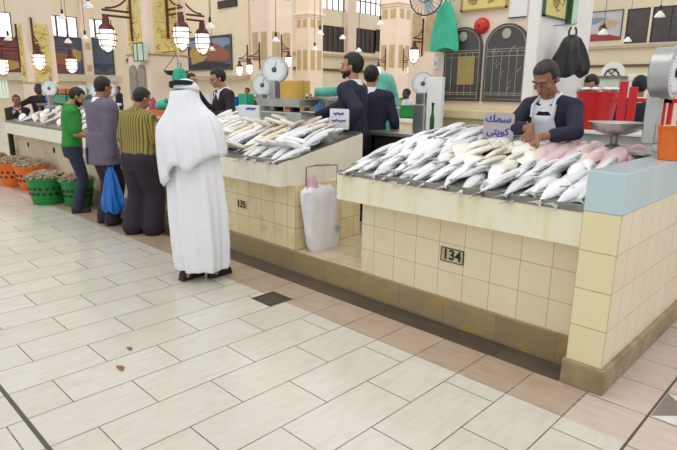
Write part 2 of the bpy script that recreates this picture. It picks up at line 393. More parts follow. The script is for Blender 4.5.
# bulkhead wall carrying the market mural
struct('wall_bulkhead', B().box(-32.5, -22.3, 16.6, 16.9, 0, 9), cream)
struct('trim_7', B().box(-32.5, -22.3, 16.3, 16.6, 2.1, 2.3), MC['ledge'])
def mural(name, lab, plane, a0, a1, z0, z1, frame, bgc, blobs):
    """framed picture; plane 'x' = hangs on the left wall, else at that Y facing -Y"""
    t = thing(name, lab, 'mural')
    if plane == 'x': t.location = (HX + .05, (a0 + a1) / 2, z0)
    else: t.location = ((a0 + a1) / 2, plane, z0)
    def bx(u0, u1, v0, v1, d0, d1):
        return B().box(HX + d0, HX + d1, u0, u1, v0, v1) if plane == 'x' else B().box(u0, u1, plane - d1, plane - d0, v0, v1)
    obj('picture', bx(a0, a1, z0, z1, 0, .05), bgc, t)
    fr = B(); e = .06
    for q in ((a0 - e, a1 + e, z0 - e, z0), (a0 - e, a1 + e, z1, z1 + e), (a0 - e, a0, z0, z1), (a1, a1 + e, z0, z1)):
        b2 = bx(*q, 0, .09); me = bpy.data.meshes.new('t'); b2.bm.to_mesh(me); fr.bm.from_mesh(me)
    obj('frame', fr, frame, t)
    for k, (u, v, ru, rv, m) in enumerate(blobs):
        cu, cz = a0 + (a1 - a0) * u, z0 + (z1 - z0) * v; R = []
        for i in range(18):
            a = 2 * pi * i / 18; q = 1 + .18 * sin(3 * a + k)
            du, dz = ru * (a1 - a0) * cos(a) * q, rv * (z1 - z0) * sin(a) * q
            uu = min(max(cu + du, a0), a1); zz = min(max(cz + dz, z0), z1)
            R.append((HX + .05, uu, zz) if plane == 'x' else (uu, plane - .05, zz))
        obj('painted_shape', B().prism(R, (.004 * (k + 1), 0, 0) if plane == 'x' else (0, -.004 * (k + 1), 0)), m, t)
mb = mat('mural_blue', '#59647a', .7, 0, .15, .8); mo = mat('mural_rust', '#a26a50', .7, 0, .15, 3); my = mat('mural_tan', '#c2a062', .7, 0, .1, 3); mp = mat('mural_plum', '#8a4a48', .7, 0, .12, 3)
msky = mat('mural_sky', '#8da0bb', .7, 0, .15, .8); mgrey = mat('mural_grey', '#cfccd2', .7, 0, .1, .8); mred = mat('mural_red', '#b0404a', .7)
mural('wall_mural', 'dark blue wall mural with rust and ochre shapes under bright windows', 'x', 12.2, 14.15, 2.5, 4.5, m_frame, mb, [(.3, .3, .28, .3, mo), (.85, .5, .2, .2, my), (.35, .12, .3, .12, mp)])
mural('wall_mural', 'plain dark blue wall mural partly behind the iron pillar lamp', 'x', 14.75, 16.1, 2.5, 4.55, m_frame, mb, [(.5, .2, .5, .12, mat('mural_slate', '#3f4a5c', .7))])
mural('wall_mural', 'reddish wall mural at the far left edge beside the white pillar', 'x', 9.5, 11.2, 2.5, 4.25, m_frame, mat('mural_brown', '#7a4f46', .7, 0, .15, .8), [(.5, .7, .5, .2, mp), (.4, .2, .4, .15, my)])
mural('wall_mural', 'wide mural of sky and brown mounds on a dark ground above the second vendor', 16.6, -27.6, -23.7, 2.65, 4.2, m_frame, mb, [(.5, .78, .5, .22, msky), (.22, .42, .2, .3, my), (.68, .45, .26, .32, mo), (.5, .12, .5, .12, mat('mural_dark', '#3b3d42', .7))])
mural('wall_mural', 'pale grey poster with a red strip along its foot, high on the back wall', HY, -18.1, -14.9, 5.5, 7.45, m_frame, mgrey, [(.3, .7, .35, .12, msky), (.72, .55, .2, .18, mat('mural_sand', '#cbb79c', .7)), (.6, .42, .09, .1, mp), (.5, .08, .52, .12, mred)])
mural('wall_mural', 'small dark framed picture high in the recess beside a tan pilaster', 'x', 29.7, 30.9, 4.95, 6.9, m_frame, mat('mural_night', '#4a4350', .6), [(.5, .8, .4, .15, mat('mural_violet', '#756e80', .6))])
# air vent
t = thing('air_vent', 'dark slatted air vent high on the cream bulkhead wall', 'vent', (-23.9, 16.6, 5.6))
obj('vent_frame', B().box(-24.7, -23.1, 16.54, 16.6, 5.5, 5.85), black, t)
b = B()
for k in range(4): b.box(-24.65, -23.15, 16.52, 16.545, 5.54 + k * .08, 5.58 + k * .08)
obj('slats', b, m_frame, t)
# lit shop windows under the left wall mural
for k, (y0, y1, lab) in enumerate(((14.8, 15.9, 'bright shop window with pale green pattern below the left murals'), (9.3, 9.9, 'bright shop window at the far left edge'))):
    WN[0] += 1
    w = struct('window_%d' % WN[0], B().box(HX, HX + .05, y0, y1, 1.0, 2.0), mat('shop_glass', '#eaf4e6', .3, 0, 0, 9, col2='#8fb08a', emit='#dfeee0', es=.5))
    f = B()
    for i in range(5): f.box(HX + .05, HX + .09, y0 + (y1 - y0) * i / 4 - .03, y0 + (y1 - y0) * i / 4 + .03, 1.0, 2.0)
    obj('window_frame', f, white, w)

# ------------------------------------------------------------------ pillars
def panel_strokes(b, u0, u1, z0, z1, place, n):
    """raised calligraphy-like curls"""
    rnd = random.Random(int(abs(u0 * 100 + z0 * 10)))
    for k in range(n):
        u, z = rnd.uniform(u0 + .05, u1 - .05), rnd.uniform(z0 + .05, z1 - .05); r = rnd.uniform(.02, .05); a0 = rnd.uniform(0, 6)
        b.tube([place(min(max(u + r * cos(a0 + a) * (1 + a * .2), u0), u1), min(max(z + r * sin(a0 + a), z0), z1)) for a in [j * .7 for j in range(6)]], .007, 5)
def pillar(x0, x1, y0, y1, lab, detail=True, h=10.5, z0=.0):
    p = thing('market_pillar', lab, 'pillar', ((x0 + x1) / 2, (y0 + y1) / 2, z0))
    obj('shaft', B().box(x0, x1, y0, y1, z0, h, .06), pinkcream, p)
    if detail:
        W = x1 - x0; D = y1 - y0; tan = mat('pillar_panel', '#cdb489', .7, 0, .12, 6)
        for k in (0, 1):
            a, c = x0 + W * (.12 + .46 * k), x0 + W * (.42 + .46 * k)
            obj('sunken_panel', B().box(a, c, y0 - .012, y0 + .02, 2.95, 4.2), tan, p)
            obj('square_panel', B().box(a, c, y0 - .012, y0 + .02, 5.6, 6.1), tan, p)
            a, c = y0 + D * (.12 + .46 * k), y0 + D * (.42 + .46 * k)
            obj('sunken_panel', B().box(x1 - .02, x1 + .012, a, c, 2.95, 4.2), tan, p)
            obj('square_panel', B().box(x1 - .02, x1 + .012, a, c, 5.6, 6.1), tan, p)
        obj('capital', B().box(x0 - .12, x1 + .12, y0 - .12, y1 + .12, 6.35, 6.5, .03).box(x0 - .06, x1 + .06, y0 - .06, y1 + .06, 6.22, 6.35, .02), pinkcream, p)
    return p
def bracket_lamp(x, y, zlamp, dx, dy, reach, lab, s=1.0):
    """iron wall bracket at (x,y) on a pillar face, reaching along (dx,dy); zlamp = middle of the glass"""
    t = thing('bracket_lamp', lab, 'lamp', (x, y, zlamp), group='caged lamps on the market pillars')
    d = Vector((dx, dy, 0)); P = Vector((x, y, 0)); zt = zlamp + .45 * s
    obj('back_bar', B().tube([P + d * .03 + Vector((0, 0, zt - .45 * s)), P + d * .03 + Vector((0, 0, zt + .75 * s))], .03 * s, 8), wood_red, t)
    b = B()
    for h in (0, .1): b.tube([P + Vector((0, 0, zt + h * s)), P + d * (reach + .06) + Vector((0, 0, zt + h * s))], .022 * s, 8)
    b.tube([P + d * (reach * (1 - cos(a)) * .98) * 1 + Vector((0, 0, zt + .14 * s + .5 * s * (1 - sin(a)))) for a in [pi / 2 * k / 8 for k in range(9)]][::-1], .018 * s, 8)
    obj('bracket_arm', b, wood_red, t)
    c = P + d * reach + Vector((0, 0, zlamp))
    obj('lamp_cap', B().lathe(c, [(.035 * s, .46 * s), (.06 * s, .4 * s), (.07 * s, .3 * s), (.12 * s, .26 * s), (.15 * s, .2 * s), (.15 * s, .17 * s)], 18), wood_red, t, True)
    obj('lamp_glass', B().lathe(c, [(.02 * s, -.23 * s), (.09 * s, -.19 * s), (.14 * s, -.12 * s), (.155 * s, .0 * s), (.15 * s, .18 * s)], 20), glow, t, True)
    b = B()
    for z, r in ((.1, .185), (-.02, .185), (-.13, .15)): b.tube([c + Vector((cos(a) * r * s, sin(a) * r * s, z * s)) for a in [2 * pi * k / 20 for k in range(20)]], .011 * s, 6, True)
    for k in range(4):
        a = pi / 2 * k + .4
        b.tube([c + Vector((cos(a) * r * s, sin(a) * r * s, z * s)) for r, z in ((.175, .18), (.185, .02), (.165, -.1), (.07, -.24), (.01, -.27))], .009 * s, 6)
    obj('wire_cage', b, wood_red, t)
    return t
# pillar A, behind the nearest stall
pA = pillar(-3.9, -2.7, 5.5, 6.7, 'nearest pillar carrying two dark arched panels and a red bell', False, 4.6, .178)
obj('base_ledge', B().box(-3.82, -2.62, 5.30, 5.5, .178, 1.37, .01).box(-3.86, -2.6, 5.24, 5.5, 1.37, 1.47, .015), mat('ledge_stone', '#e2d3a4', .6, 0, .1, 5), pA)
obj('corner_strip', B().box(-2.74, -2.62, 5.46, 6.78, 1.47, 4.6, .01), mat('white_tile_strip', '#f3f1ee', .4, 0, .02), pA)
m_arch = mat('arch_slate', '#4c4a48', .35, 0, .12, 4); m_line = mat('arch_lines', '#b9b4a4', .5)
def arch(x0, x1, lab):
    z0, zs = 1.555, 2.12; cx = (x0 + x1) / 2; r = (x1 - x0) / 2; y = 5.5
    def outline(e): return [(x0 + e, y, z0 + e), (x1 - e, y, z0 + e)] + [(cx + (r - e) * cos(a), y, zs + (r - e) * .92 * sin(a)) for a in [pi * k / 16 for k in range(17)]]
    t = thing('arched_panel', lab, 'panel', (cx, y, z0))
    obj('slate', B().prism(outline(0), (0, -.03, 0)), m_arch, t)
    b = B(); b.tube([(p[0], y - .032, p[2]) for p in outline(.025)], .0035, 5, True)
    for u in (.22, .42, .6, .78): b.tube([(x0 + (x1 - x0) * u, y - .032, z0 + .06), (x0 + (x1 - x0) * u, y - .032, zs - .05)], .003, 5)
    for z in (z0 + .07, z0 + .09, zs - .03, zs - .055, zs - .1): b.tube([(x0 + .03, y - .032, z), (x1 - .03, y - .032, z)], .003, 5)
    obj('drawn_lines', b, m_line, t)
    obj('roundel', B().lathe((cx, y - .03, zs + r * .5), [(.05, 0), (.05, .008), (.035, .01)], 20, (0, -1, 0)), m_line, t)
    return t
a1 = arch(-3.71, -3.24, 'left dark arched panel on the near pillar, a yellow sheet on it')
a2 = arch(-3.20, -2.72, 'right dark arched panel on the near pillar, no sheet on it')
rnd = random.Random(3); b = B()
for k in range(14):
    u, z = rnd.uniform(-3.12, -2.8), rnd.uniform(1.65, 2.1)
    b.tube([(u, 5.468, z), (u + rnd.uniform(-.03, .03), 5.468, z + .03), (u + rnd.uniform(0, .05), 5.468, z + rnd.uniform(.02, .07))], .003, 5)
co = obj('chalk_marks', b, m_line, a2); co['kind'] = 'stuff'
tag(obj('notice_sheet', B().box(-3.52, -3.31, 5.461, 5.468, 1.73, 2.03), mat('yellow_sheet', '#a9975a', .6, 0, .1, 9), loc=(-3.45, 5.46, 1.76)), 'yellowed paper sheet stuck on the left arched panel', 'sheet')
bell = thing('fire_bell', 'round red fire alarm bell above the two arched panels', 'bell', (-3.265, 5.5, 2.335))
obj('dome', B().lathe((-3.265, 5.5, 2.335), [(.082, 0), (.082, .035), (.07, .06), (.04, .078), (.004, .083)], 24, (0, -1, 0)), mat('bell_red', '#d22d20', .25), bell, True)
obj('screw', B().lathe((-3.265, 5.418, 2.335), [(.012, 0), (.01, .01), (.002, .012)], 10, (0, -1, 0)), black, bell)
def gold_panel(lab, x0, x1, z0, z1, y):
    t = thing('calligraphy_panel', lab, 'panel', ((x0 + x1) / 2, y, z0))
    obj('board', B().box(x0, x1, y - .03, y, z0, z1), mat('gold_board', '#e6d488', .5, 0, .05, 8), t)
    obj('frame', B().box(x0, x1, y - .04, y - .03, z0, z0 + .02).box(x0, x1, y - .04, y - .03, z1 - .02, z1).box(x0, x0 + .02, y - .04, y - .03, z0, z1).box(x1 - .02, x1, y - .04, y - .03, z0, z1), mat('gold_dark', '#b0944e', .5), t)
    b = B(); panel_strokes(b, x0 + .03, x1 - .03, z0 + .03, z1 - .03, lambda u, z: (u, y - .032, z), int((x1 - x0) * (z1 - z0) * 140))
    obj('raised_strokes', b, MC['gold_dark'], t)
gold_panel('yellow calligraphy panel at the top of the near pillar', -3.53, -2.98, 2.49, 2.8, 5.5)
t = thing('paper_stack', 'white paper sheets pinned beside the yellow panel on the near pillar', 'paper', (-2.87, 5.5, 2.38))
obj('sheet', B().box(-2.965, -2.77, 5.485, 5.5, 2.385, 2.75), white, t); obj('clip_bar', B().box(-2.965, -2.77, 5.475, 5.485, 2.385, 2.395), black, t)
# side sign on pillar A (green edged)
t = thing('side_sign', 'yellow and green framed sign on the side of the near pillar', 'sign', (-2.6, 5.9, 2.4))
obj('board', B().box(-2.62, -2.60, 5.52, 6.0, 2.40, 2.85), mat('gold_board', '#e6d488'), t)
b = B(); panel_strokes(b, 5.56, 5.96, 2.44, 2.8, lambda u, z: (-2.598, u, z), 24); obj('raised_strokes', b, MC['gold_dark'], t)
obj('frame', B().box(-2.62, -2.59, 5.50, 6.02, 2.385, 2.40).box(-2.62, -2.59, 6.0, 6.02, 2.385, 2.87).box(-2.62, -2.59, 5.5, 5.52, 2.385, 2.87), mat('dark_green', '#3d6a48', .5), t)
t = thing('light_box', 'pale green box sign jutting out beside the yellow framed sign', 'sign', (-2.59, 6.14, 2.36))
obj('box', B().box(-2.62, -2.56, 6.06, 6.22, 2.36, 3.0, .01), mat('pale_green', '#cfe9d2', .4), t); obj('edge', B().box(-2.62, -2.555, 6.05, 6.065, 2.35, 3.0), MC['dark_green'], t)
t = thing('light_switch', 'white wall switch on the near pillar left of the arched panels', 'switch', (-3.83, 5.5, 1.9))
obj('plate', B().box(-3.87, -3.80, 5.488, 5.5, 1.90, 2.03, .004), white, t); obj('rocker', B().box(-3.85, -3.82, 5.482, 5.49, 1.94, 1.99, .003), mat('switch_grey', '#c8c8c0', .4), t)
# pillar F stands behind on the left of A, pillars B and C along the row
pF = pillar(-12.2, -11.0, 15.8, 17.0, 'tan panelled pillar seen just left of the nearest pillar')
pB = pillar(-11.62, -10.7, 5.5, 6.42, 'white pillar with gold relief panels behind the man in the white robe', False, 10.5, .178)
pC = pillar(-18.55, -17.85, 5.5, 6.3, 'bright white pillar with gold relief panel at the far left', False)
for root, x0, x1, y0, y1, zz in ((pB, -11.62, -10.7, 5.5, 6.42, 2.35), (pC, -18.55, -17.85, 5.5, 6.3, 1.8)):
    a, c = x0 + .16, x1 - .2; q, r = y0 + .16, y1 - .16
    for z0, z1 in ((zz, zz + .55), (zz + .58, zz + (1.6 if root is pC else 1.5))):
        f1 = obj('relief_panel', B().box(a, c, y0 - .02, y0 + .01, z0, z1), mat('relief_gold', '#e6d68e', .6, 0, 0, 18, col2='#d2bd72'), root)
        b = B(); panel_strokes(b, a + .03, c - .03, z0 + .03, z1 - .03, lambda u, z: (u, y0 - .022, z), 16); obj('raised_strokes', b, MC['gold_dark'], f1)
        f2 = obj('relief_panel', B().box(x1 - .01, x1 + .02, q, r, z0, z1), MC['relief_gold'], root)
        b = B(); panel_strokes(b, q + .03, r - .03, z0 + .03, z1 - .03, lambda u, z: (x1 + .022, u, z), 22); obj('raised_strokes', b, MC['gold_dark'], f2)
    obj('skirting_band', B().box(x0 - .015, x1 + .015, y0 - .015, y1 + .015, zz - .06, zz - .03), MC['gold_dark'], root)
pD = pillar(-21.9, -20.5, 16.4, 17.8, 'tan panelled pillar at the right end of the mural wall')
pE = pillar(-21.7, -20.4, 25.4, 26.7, 'tan panelled pillar directly beyond the tall vendor')
pG = pillar(-29.0, -27.7, 25.4, 26.7, 'tan panelled pillar right of the twin dial scales, farther back')
pH = thing('wall_pilaster', 'beige wall pilaster between the two left murals', 'pilaster', (HX + .2, 14.45, 0))
obj('shaft', B().box(HX, HX + .35, 14.2, 14.7, 0, 8), pinkcream, pH)
for z in (2.6, 3.9): obj('square_panel', B().box(HX + .35, HX + .37, 14.3, 14.6, z, z + .4), MC['pillar_panel'], pH)
pI = thing('wall_pilaster', 'beige pilaster at the left end of the cream bulkhead wall', 'pilaster', (-32.9, 16.75, 0))
obj('shaft', B().box(-33.6, -32.4, 16.3, 17.2, 0, 9), pinkcream, pI)
for z in (2.2, 4.4): obj('sunken_panel', B().box(-33.2, -32.8, 16.28, 16.31, z, z + .9), MC['pillar_panel'], pI)
pJ = thing('wall_pilaster', 'white wall pilaster between the dark gallery windows', 'pilaster', (HX + .2, 37.9, 0))
obj('shaft', B().box(HX, HX + .4, 37.35, 38.45, 0, 11), pinkcream, pJ); obj('square_panel', B().box(HX + .4, HX + .42, 37.5, 38.3, 4.4, 5.1), MC['pillar_panel'], pJ)

LG = 'caged iron lamp '
bracket_lamp(-11.25, 5.5, 2.57, 0, -1, .55, LG + 'on the aisle side of the gold panelled pillar')
bracket_lamp(-10.7, 5.95, 2.62, 1, 0, .55, LG + 'on the right face of the gold panelled pillar')
bracket_lamp(-10.95, 6.42, 2.62, 0, 1, .5, LG + 'behind the right edge of the gold panelled pillar')
bracket_lamp(-17.85, 5.7, 2.35, 1, 0, .32, LG + 'on the right face of the far left white pillar')
bracket_lamp(-18.1, 6.3, 2.3, 0, 1, .5, LG + 'behind the right edge of the far left white pillar')
bracket_lamp(-18.45, 5.5, 2.2, 0, -1, .5, LG + 'at the left edge of the photo', 1)
bracket_lamp(-11.6, 15.8, 2.8, 0, -1, .45, LG + 'left of the tan pillar beside the nearest one')
bracket_lamp(-21.2, 16.4, 2.55, 0, -1, .6, LG + 'left of the tan pillar ending the mural wall')
bracket_lamp(-20.5, 17.1, 2.9, 1, 0, .5, LG + 'right of the tan pillar ending the mural wall')
bracket_lamp(-21.2, 25.4, 2.8, 0, -1, .6, LG + 'on the left of the tan pillar beyond the tall vendor')
bracket_lamp(-20.4, 26.0, 2.8, 1, 0, .5, LG + 'on the right of the tan pillar beyond the tall vendor')
bracket_lamp(-22.4, 16.6, 2.5, 0, -1, .5, LG + 'at the foot of the mural wall right end')
# right edge lamp stack
bracket_lamp(-2.62, 12.3, 2.55, 0, -1, .5, LG + 'at the right edge of the photo above the drum scale')
pR = pillar(-3.05, -2.05, 12.3, 13.3, 'pillar at the right edge of the photo behind the drum scale', False)

def pendant(x, y, z, lab, s=1):
    t = thing('pendant_lamp', lab, 'lamp', (x, y, z), group='white bell pendants hanging in the hall')
    obj('cord', B().cone((x, y, z + .35 * s), (x, y, 10.4), .012, n=6), m_frame, t)
    obj('socket', B().lathe((x, y, z), [(.05 * s, .12 * s), (.06 * s, .16 * s), (.055 * s, .3 * s), (.02 * s, .36 * s)], 12), black, t)
    obj('bell_shade', B().lathe((x, y, z), [(.2 * s, -.1 * s), (.195 * s, -.07 * s), (.15 * s, 0), (.08 * s, .08 * s), (.06 * s, .13 * s)], 20, cap=False), white, t, True)
    obj('bulb', B().ell((x, y, z - .02 * s), .07 * s), glow, t, True)
for x, y, z, lab, s in [(-20.34, 8.39, 4.4, 'at the top of the photo right of the far left pillar', .95), (-24.4, 8.99, 4.4, 'over the bright windows, dark socket, left group', .8), (-28.1, 10.5, 3.75, 'in front of the left blue mural', .9), (-28.86, 8.2, 3.75, 'at the far left edge beside the reddish mural', .9), (-27.83, 11.2, 3.95, 'above the beige pilaster between the left murals', .9),
    (-16.76, 10.9, 3.7, 'above the wide mural, the nearer one', .8), (-23.44, 15.3, 3.5, 'in front of the wide mural, the lower one', .8), (-18.57, 15.2, 3.65, 'above the front dial scale, the higher one', .85), (-23.3, 18.9, 3.85, 'above the front dial scale, the lower one', .95), (-17.37, 16.56, 3.95, 'left of the tall vendor, before the dark windows', .85),
    (-21.9, 20.5, 3.75, 'left of the tall vendor, lower and farther', .9), (-19.5, 20.1, 4.15, 'above the tall vendor, beside the white pilaster', .85), (-20.27, 22.1, 3.7, 'above the tall vendor, lower right one', .85), (-16.9, 19.8, 4.6, 'before the square panels of the pillar beyond the tall vendor', .85), (-8.24, 22.5, 3.9, 'in front of the pale poster on the right', .9), (-6.56, 23.1, 4.45, 'in front of the dark windows on the right', .9), (-9.3, 28.5, 4.1, 'between the pale poster and the dark windows', .9)]:
    pendant(x, y, z, 'white bell pendant lamp ' + lab, s)
# strip lights on the back wall
for x, lab in ((-18.6, 'left'), (-14.6, 'right')):
    t = thing('strip_light', 'white ceiling light above the pale poster, %s one of the two' % lab, 'lamp', (x, 41.5, 8.15))
    obj('housing', B().box(x - .9, x + .9, 41.3, 41.7, 8.05, 8.2, .02), white, t); obj('diffuser', B().box(x - .85, x + .85, 41.33, 41.67, 8.0, 8.05), glow, t)
    obj('hanger', B().cone((x - .6, 41.5, 8.2), (x - .6, 41.5, 11), .015, n=6).cone((x + .6, 41.5, 8.2), (x + .6, 41.5, 11), .015, n=6), m_frame, t)

# ------------------------------------------------------------------ fish
def fish_mat(name, back, belly, side, rough=.22):
    m = bpy.data.materials.new(name); m.use_nodes = True; nt = m.node_tree; L = nt.links; b = nt.nodes['Principled BSDF']
    b.inputs['Roughness'].default_value = rough; b.inputs['Specular IOR Level'].default_value = .7
    tc = nn(nt, 'ShaderNodeTexCoord'); sx = nn(nt, 'ShaderNodeSeparateXYZ'); L.new(tc.outputs['Object'], sx.inputs[0])
    mr = nn(nt, 'ShaderNodeMapRange'); mr.inputs[1].default_value = -.05; mr.inputs[2].default_value = .075; L.new(sx.outputs[0], mr.inputs[0])
    nz = nn(nt, 'ShaderNodeTexNoise'); nz.inputs['Scale'].default_value = 30; L.new(tc.outputs['Object'], nz.inputs['Vector'])
    ad = nn(nt, 'ShaderNodeMath', operation='MULTIPLY_ADD'); L.new(nz.outputs[0], ad.inputs[0]); ad.inputs[1].default_value = .22; L.new(mr.outputs[0], ad.inputs[2])
    rp = nn(nt, 'ShaderNodeValToRGB'); e = rp.color_ramp.elements
    e[0].position = .12; e[0].color = lin(belly); e[1].position = 1.02; e[1].color = lin(back); x = e.new(.8); x.color = lin(side)
    L.new(ad.outputs[0], rp.inputs[0])
    oi = nn(nt, 'ShaderNodeObjectInfo'); hs = nn(nt, 'ShaderNodeHueSaturation'); m2 = nn(nt, 'ShaderNodeMapRange'); m2.inputs[3].default_value = .82; m2.inputs[4].default_value = 1.08
    L.new(oi.outputs['Random'], m2.inputs[0]); L.new(m2.outputs[0], hs.inputs['Value']); L.new(rp.outputs[0], hs.inputs['Color'])
    L.new(hs.outputs[0], b.inputs['Base Color']); return m
def fish_proto(name, label, prof, L, thick, m, mf, eye=True, forked=True, kink=.0):
    """fish lying on its side: head at +Y, back at +X, half sections (t, half height, shift)"""
    t = thing(name, label, 'fish', (0, 0, -50))
    R = []; n = 14
    for u, h, sh in prof:
        y = (u - .5) * L; th = max(thick * (h / max(p[1] for p in prof)) ** .8, .002)
        c = sh + kink * (u - .5) ** 2
        R.append([(c + h * cos(a), y, th * sin(a) * (1 - .25 * abs(cos(a)))) for a in [2 * pi * i / n for i in range(n)]])
    obj('body', B().rings(R), m, t, True, local=True, auto=False)
    y0 = (prof[0][0] - .5) * L; h0 = prof[0][1]; c0 = prof[0][2] + kink * .25; T = .16 * L; s = .11 * L if forked else .07 * L
    pts = [(c0 + h0, y0 + .012, .0), (c0 + s, y0 - T, .004), (c0 + s * .3, y0 - T * (.55 if forked else 1.0), .003), (c0 - s * .3, y0 - T * (.55 if forked else 1.0), .003), (c0 - s, y0 - T, .004), (c0 - h0, y0 + .012, 0)]
    obj('tail_fin', B().prism([(a, b_, c - .0015) for a, b_, c in pts], (0, 0, .004)), mf, t, local=True)
    hm = max(p[1] for p in prof)
    obj('dorsal_fin', B().prism([(hm * .85, .14 * L, -.002), (hm * 1.3, .05 * L, -.002), (hm * 1.22, -.12 * L, -.002), (hm * .75, -.2 * L, -.002)], (0, 0, .004)), mf, t, local=True)
    if eye:
        q = prof[-3]
        obj('eye', B().ell((q[2] + q[1] * .25, (q[0] - .5) * L, thick * .52), (.007, .007, .005), nu=10, nv=6), black, t, True, local=True)
    return t
mf_s = fish_mat('fish_silver', '#7d838b', '#ffffff', '#e6e8ec'); mf_y = fish_mat('fish_pale', '#ddd8c2', '#fffef8', '#f8f5ea'); mf_p = fish_mat('fish_pink', '#d3adad', '#ecd6d6', '#e4c6c6', .3)
mf_g = fish_mat('fish_grey', '#7f776e', '#f6f1ea', '#d9d2c8'); mf_b = fish_mat('fish_tan', '#94805f', '#faf4e6', '#e2d6bd')
mfin = mat('fin', '#b4b4b2', .35, 0, .1, 30); mfinp = mat('fin_pink', '#cfa9a5', .4)
slim = [(.0, .012, 0), (.1, .018, 0), (.28, .042, 0), (.48, .060, 0), (.66, .062, 0), (.80, .053, 0), (.90, .039, -.003), (.97, .022, -.006), (1, .006, -.008)]
deep = [(.0, .012, 0), (.1, .02, 0), (.25, .06, 0), (.45, .088, 0), (.62, .088, 0), (.78, .068, 0), (.89, .045, -.005), (.96, .026, -.008), (1, .006, -.01)]
plump = [(.0, .02, 0), (.08, .035, 0), (.25, .06, 0), (.5, .07, 0), (.72, .068, 0), (.86, .056, 0), (.94, .042, 0), (.98, .028, 0), (1, .012, 0)]
FP = {
    'silver': fish_proto('silver_fish', '', slim, .40, .032, mf_s, mfin, kink=.05),
    'silver2': fish_proto('silver_fish', '', slim, .43, .03, mf_s, mfin, kink=-.06),
    'pale': fish_proto('pale_fish', '', deep, .27, .026, mf_y, mfin),
    'pink': fish_proto('pink_fish', '', plump, .34, .05, mf_p, mfinp, eye=False, forked=False),
    'grey': fish_proto('grey_fish', '', slim, .44, .03, mf_g, mfin, kink=.04),
    'tan': fish_proto('tan_fish', '', slim, .47, .03, mf_b, mfin, kink=-.05)}
USED = {}
def put_fish(kind, x, y, z, heading, pitch, roll, label, group):
    src = FP[kind]
    o = src if kind not in USED else copy_tree(src)
    USED[kind] = 1
    o.location = (x, y, z)
    o.rotation_euler = (Matrix.Rotation(heading, 3, 'Z') @ Matrix.Rotation(pitch, 3, 'X') @ Matrix.Rotation(roll, 3, 'Y')).to_euler()
    o['label'] = label; o['group'] = group
slope = math.atan2(ZTB - ZT, YB - Y0)
KN = {'silver': 'silver fish', 'silver2': 'silver fish', 'pale': 'pale yellowish deep-bodied fish', 'pink': 'plump pink fish', 'grey': 'grey-backed fish', 'tan': 'tan-backed fish'}
rf = random.Random(11)
# nearest stall: nine rows heaped up the tray
NR = 8
ROWN = ['front row', 'second row', 'third row', 'fourth row', 'fifth row', 'sixth row', 'seventh row', 'back row']
for r in range(NR):
    y = 3.345 + r * .115
    xl = -3.03 + max(0, r - 2) * .055; xr = -1.19
    n = 15 - (r // 3); cnt = {}
    for k in range(n):
        u = (k + .5) / n; x = xl + (xr - xl) * u + rf.uniform(-.02, .02)
        if r >= 4 and u > .63: kind = 'pink'
        elif r >= 2 and .36 < u <= .68: kind = 'pale'
        else: kind = 'silver' if rf.random() < .5 else 'silver2'
        heap = .026 + .105 * math.sin(min(r / 5.5, 1) * pi / 2) * (1 - .55 * max(0, u - .35)) + rf.uniform(-.012, .012)
        if kind == 'pink': heap -= .02 + .012 * (r - 4)
        elif r >= 5: heap -= .022 * (r - 4) * (u > .25)
        pitch = slope + .06 + rf.uniform(-.05, .06) if r < 6 else slope - .04
        hd = -.06 + rf.uniform(-.3, .3) if kind != 'pink' else rf.uniform(-.1, .25)
        if kind == 'pale': hd += rf.uniform(-.5, .3)
        cnt.setdefault(KN[kind], 0); c = ORD[cnt[KN[kind]]]; cnt[KN[kind]] += 1
        put_fish(kind, x, y, top_z(y) + heap, hd, pitch, rf.uniform(-.5, .35), '%s, %s on the nearest stall, %s of these from left' % (KN[kind], ROWN[r], c), 'fish heaped on the nearest stall')
# second stall
for r in range(7):
    y = 3.34 + r * .122; n = 16; cnt = {}
    for k in range(n):
        u = (k + .5) / n; x = -6.14 + (2.34 - .005 * r) * u + rf.uniform(-.025, .025)
        kind = 'silver' if u > .75 and r < 4 else ('tan' if rf.random() < .45 else ('grey' if rf.random() < .35 else 'silver2'))
        if u > .84 and r > 4: continue
        heap = .028 + .085 * math.sin(min(r / 4, 1) * pi / 2) * (1 - .5 * max(0, u - .6)) + rf.uniform(-.01, .012)
        cnt.setdefault(KN[kind], 0); c = ORD[cnt[KN[kind]]]; cnt[KN[kind]] += 1
        put_fish(kind, x, y, top_z(y) + heap, -.12 + rf.uniform(-.25, .25) + pi * (rf.random() < .15), slope + rf.uniform(.06, .2), rf.uniform(-.3, .3), '%s, %s on the second stall, %s of these from left' % (KN[kind], ROWN[r] if r < 6 else 'back row', c), 'fish laid out on the second stall')
# far left stall
for r in range(4):
    y = 3.38 + r * .22; n = 14; cnt = {}
    for k in range(n):
        u = (k + .5) / n; x = -11.8 + 5.3 * u + rf.uniform(-.08, .08)
        kind = rf.choice(['tan', 'grey', 'silver2', 'grey'])
        cnt.setdefault(KN[kind], 0); c = ORD[cnt[KN[kind]]]; cnt[KN[kind]] += 1
        put_fish(kind, x, y, top_z(y) + .04 + rf.uniform(0, .02), rf.uniform(.3, 1.5), slope + .05, rf.uniform(-.2, .2), '%s, %s on the far left stall, %s of these from left' % (KN[kind], ('front row', 'second row', 'third row', 'back row')[r], c), 'fish laid out on the far left stall')

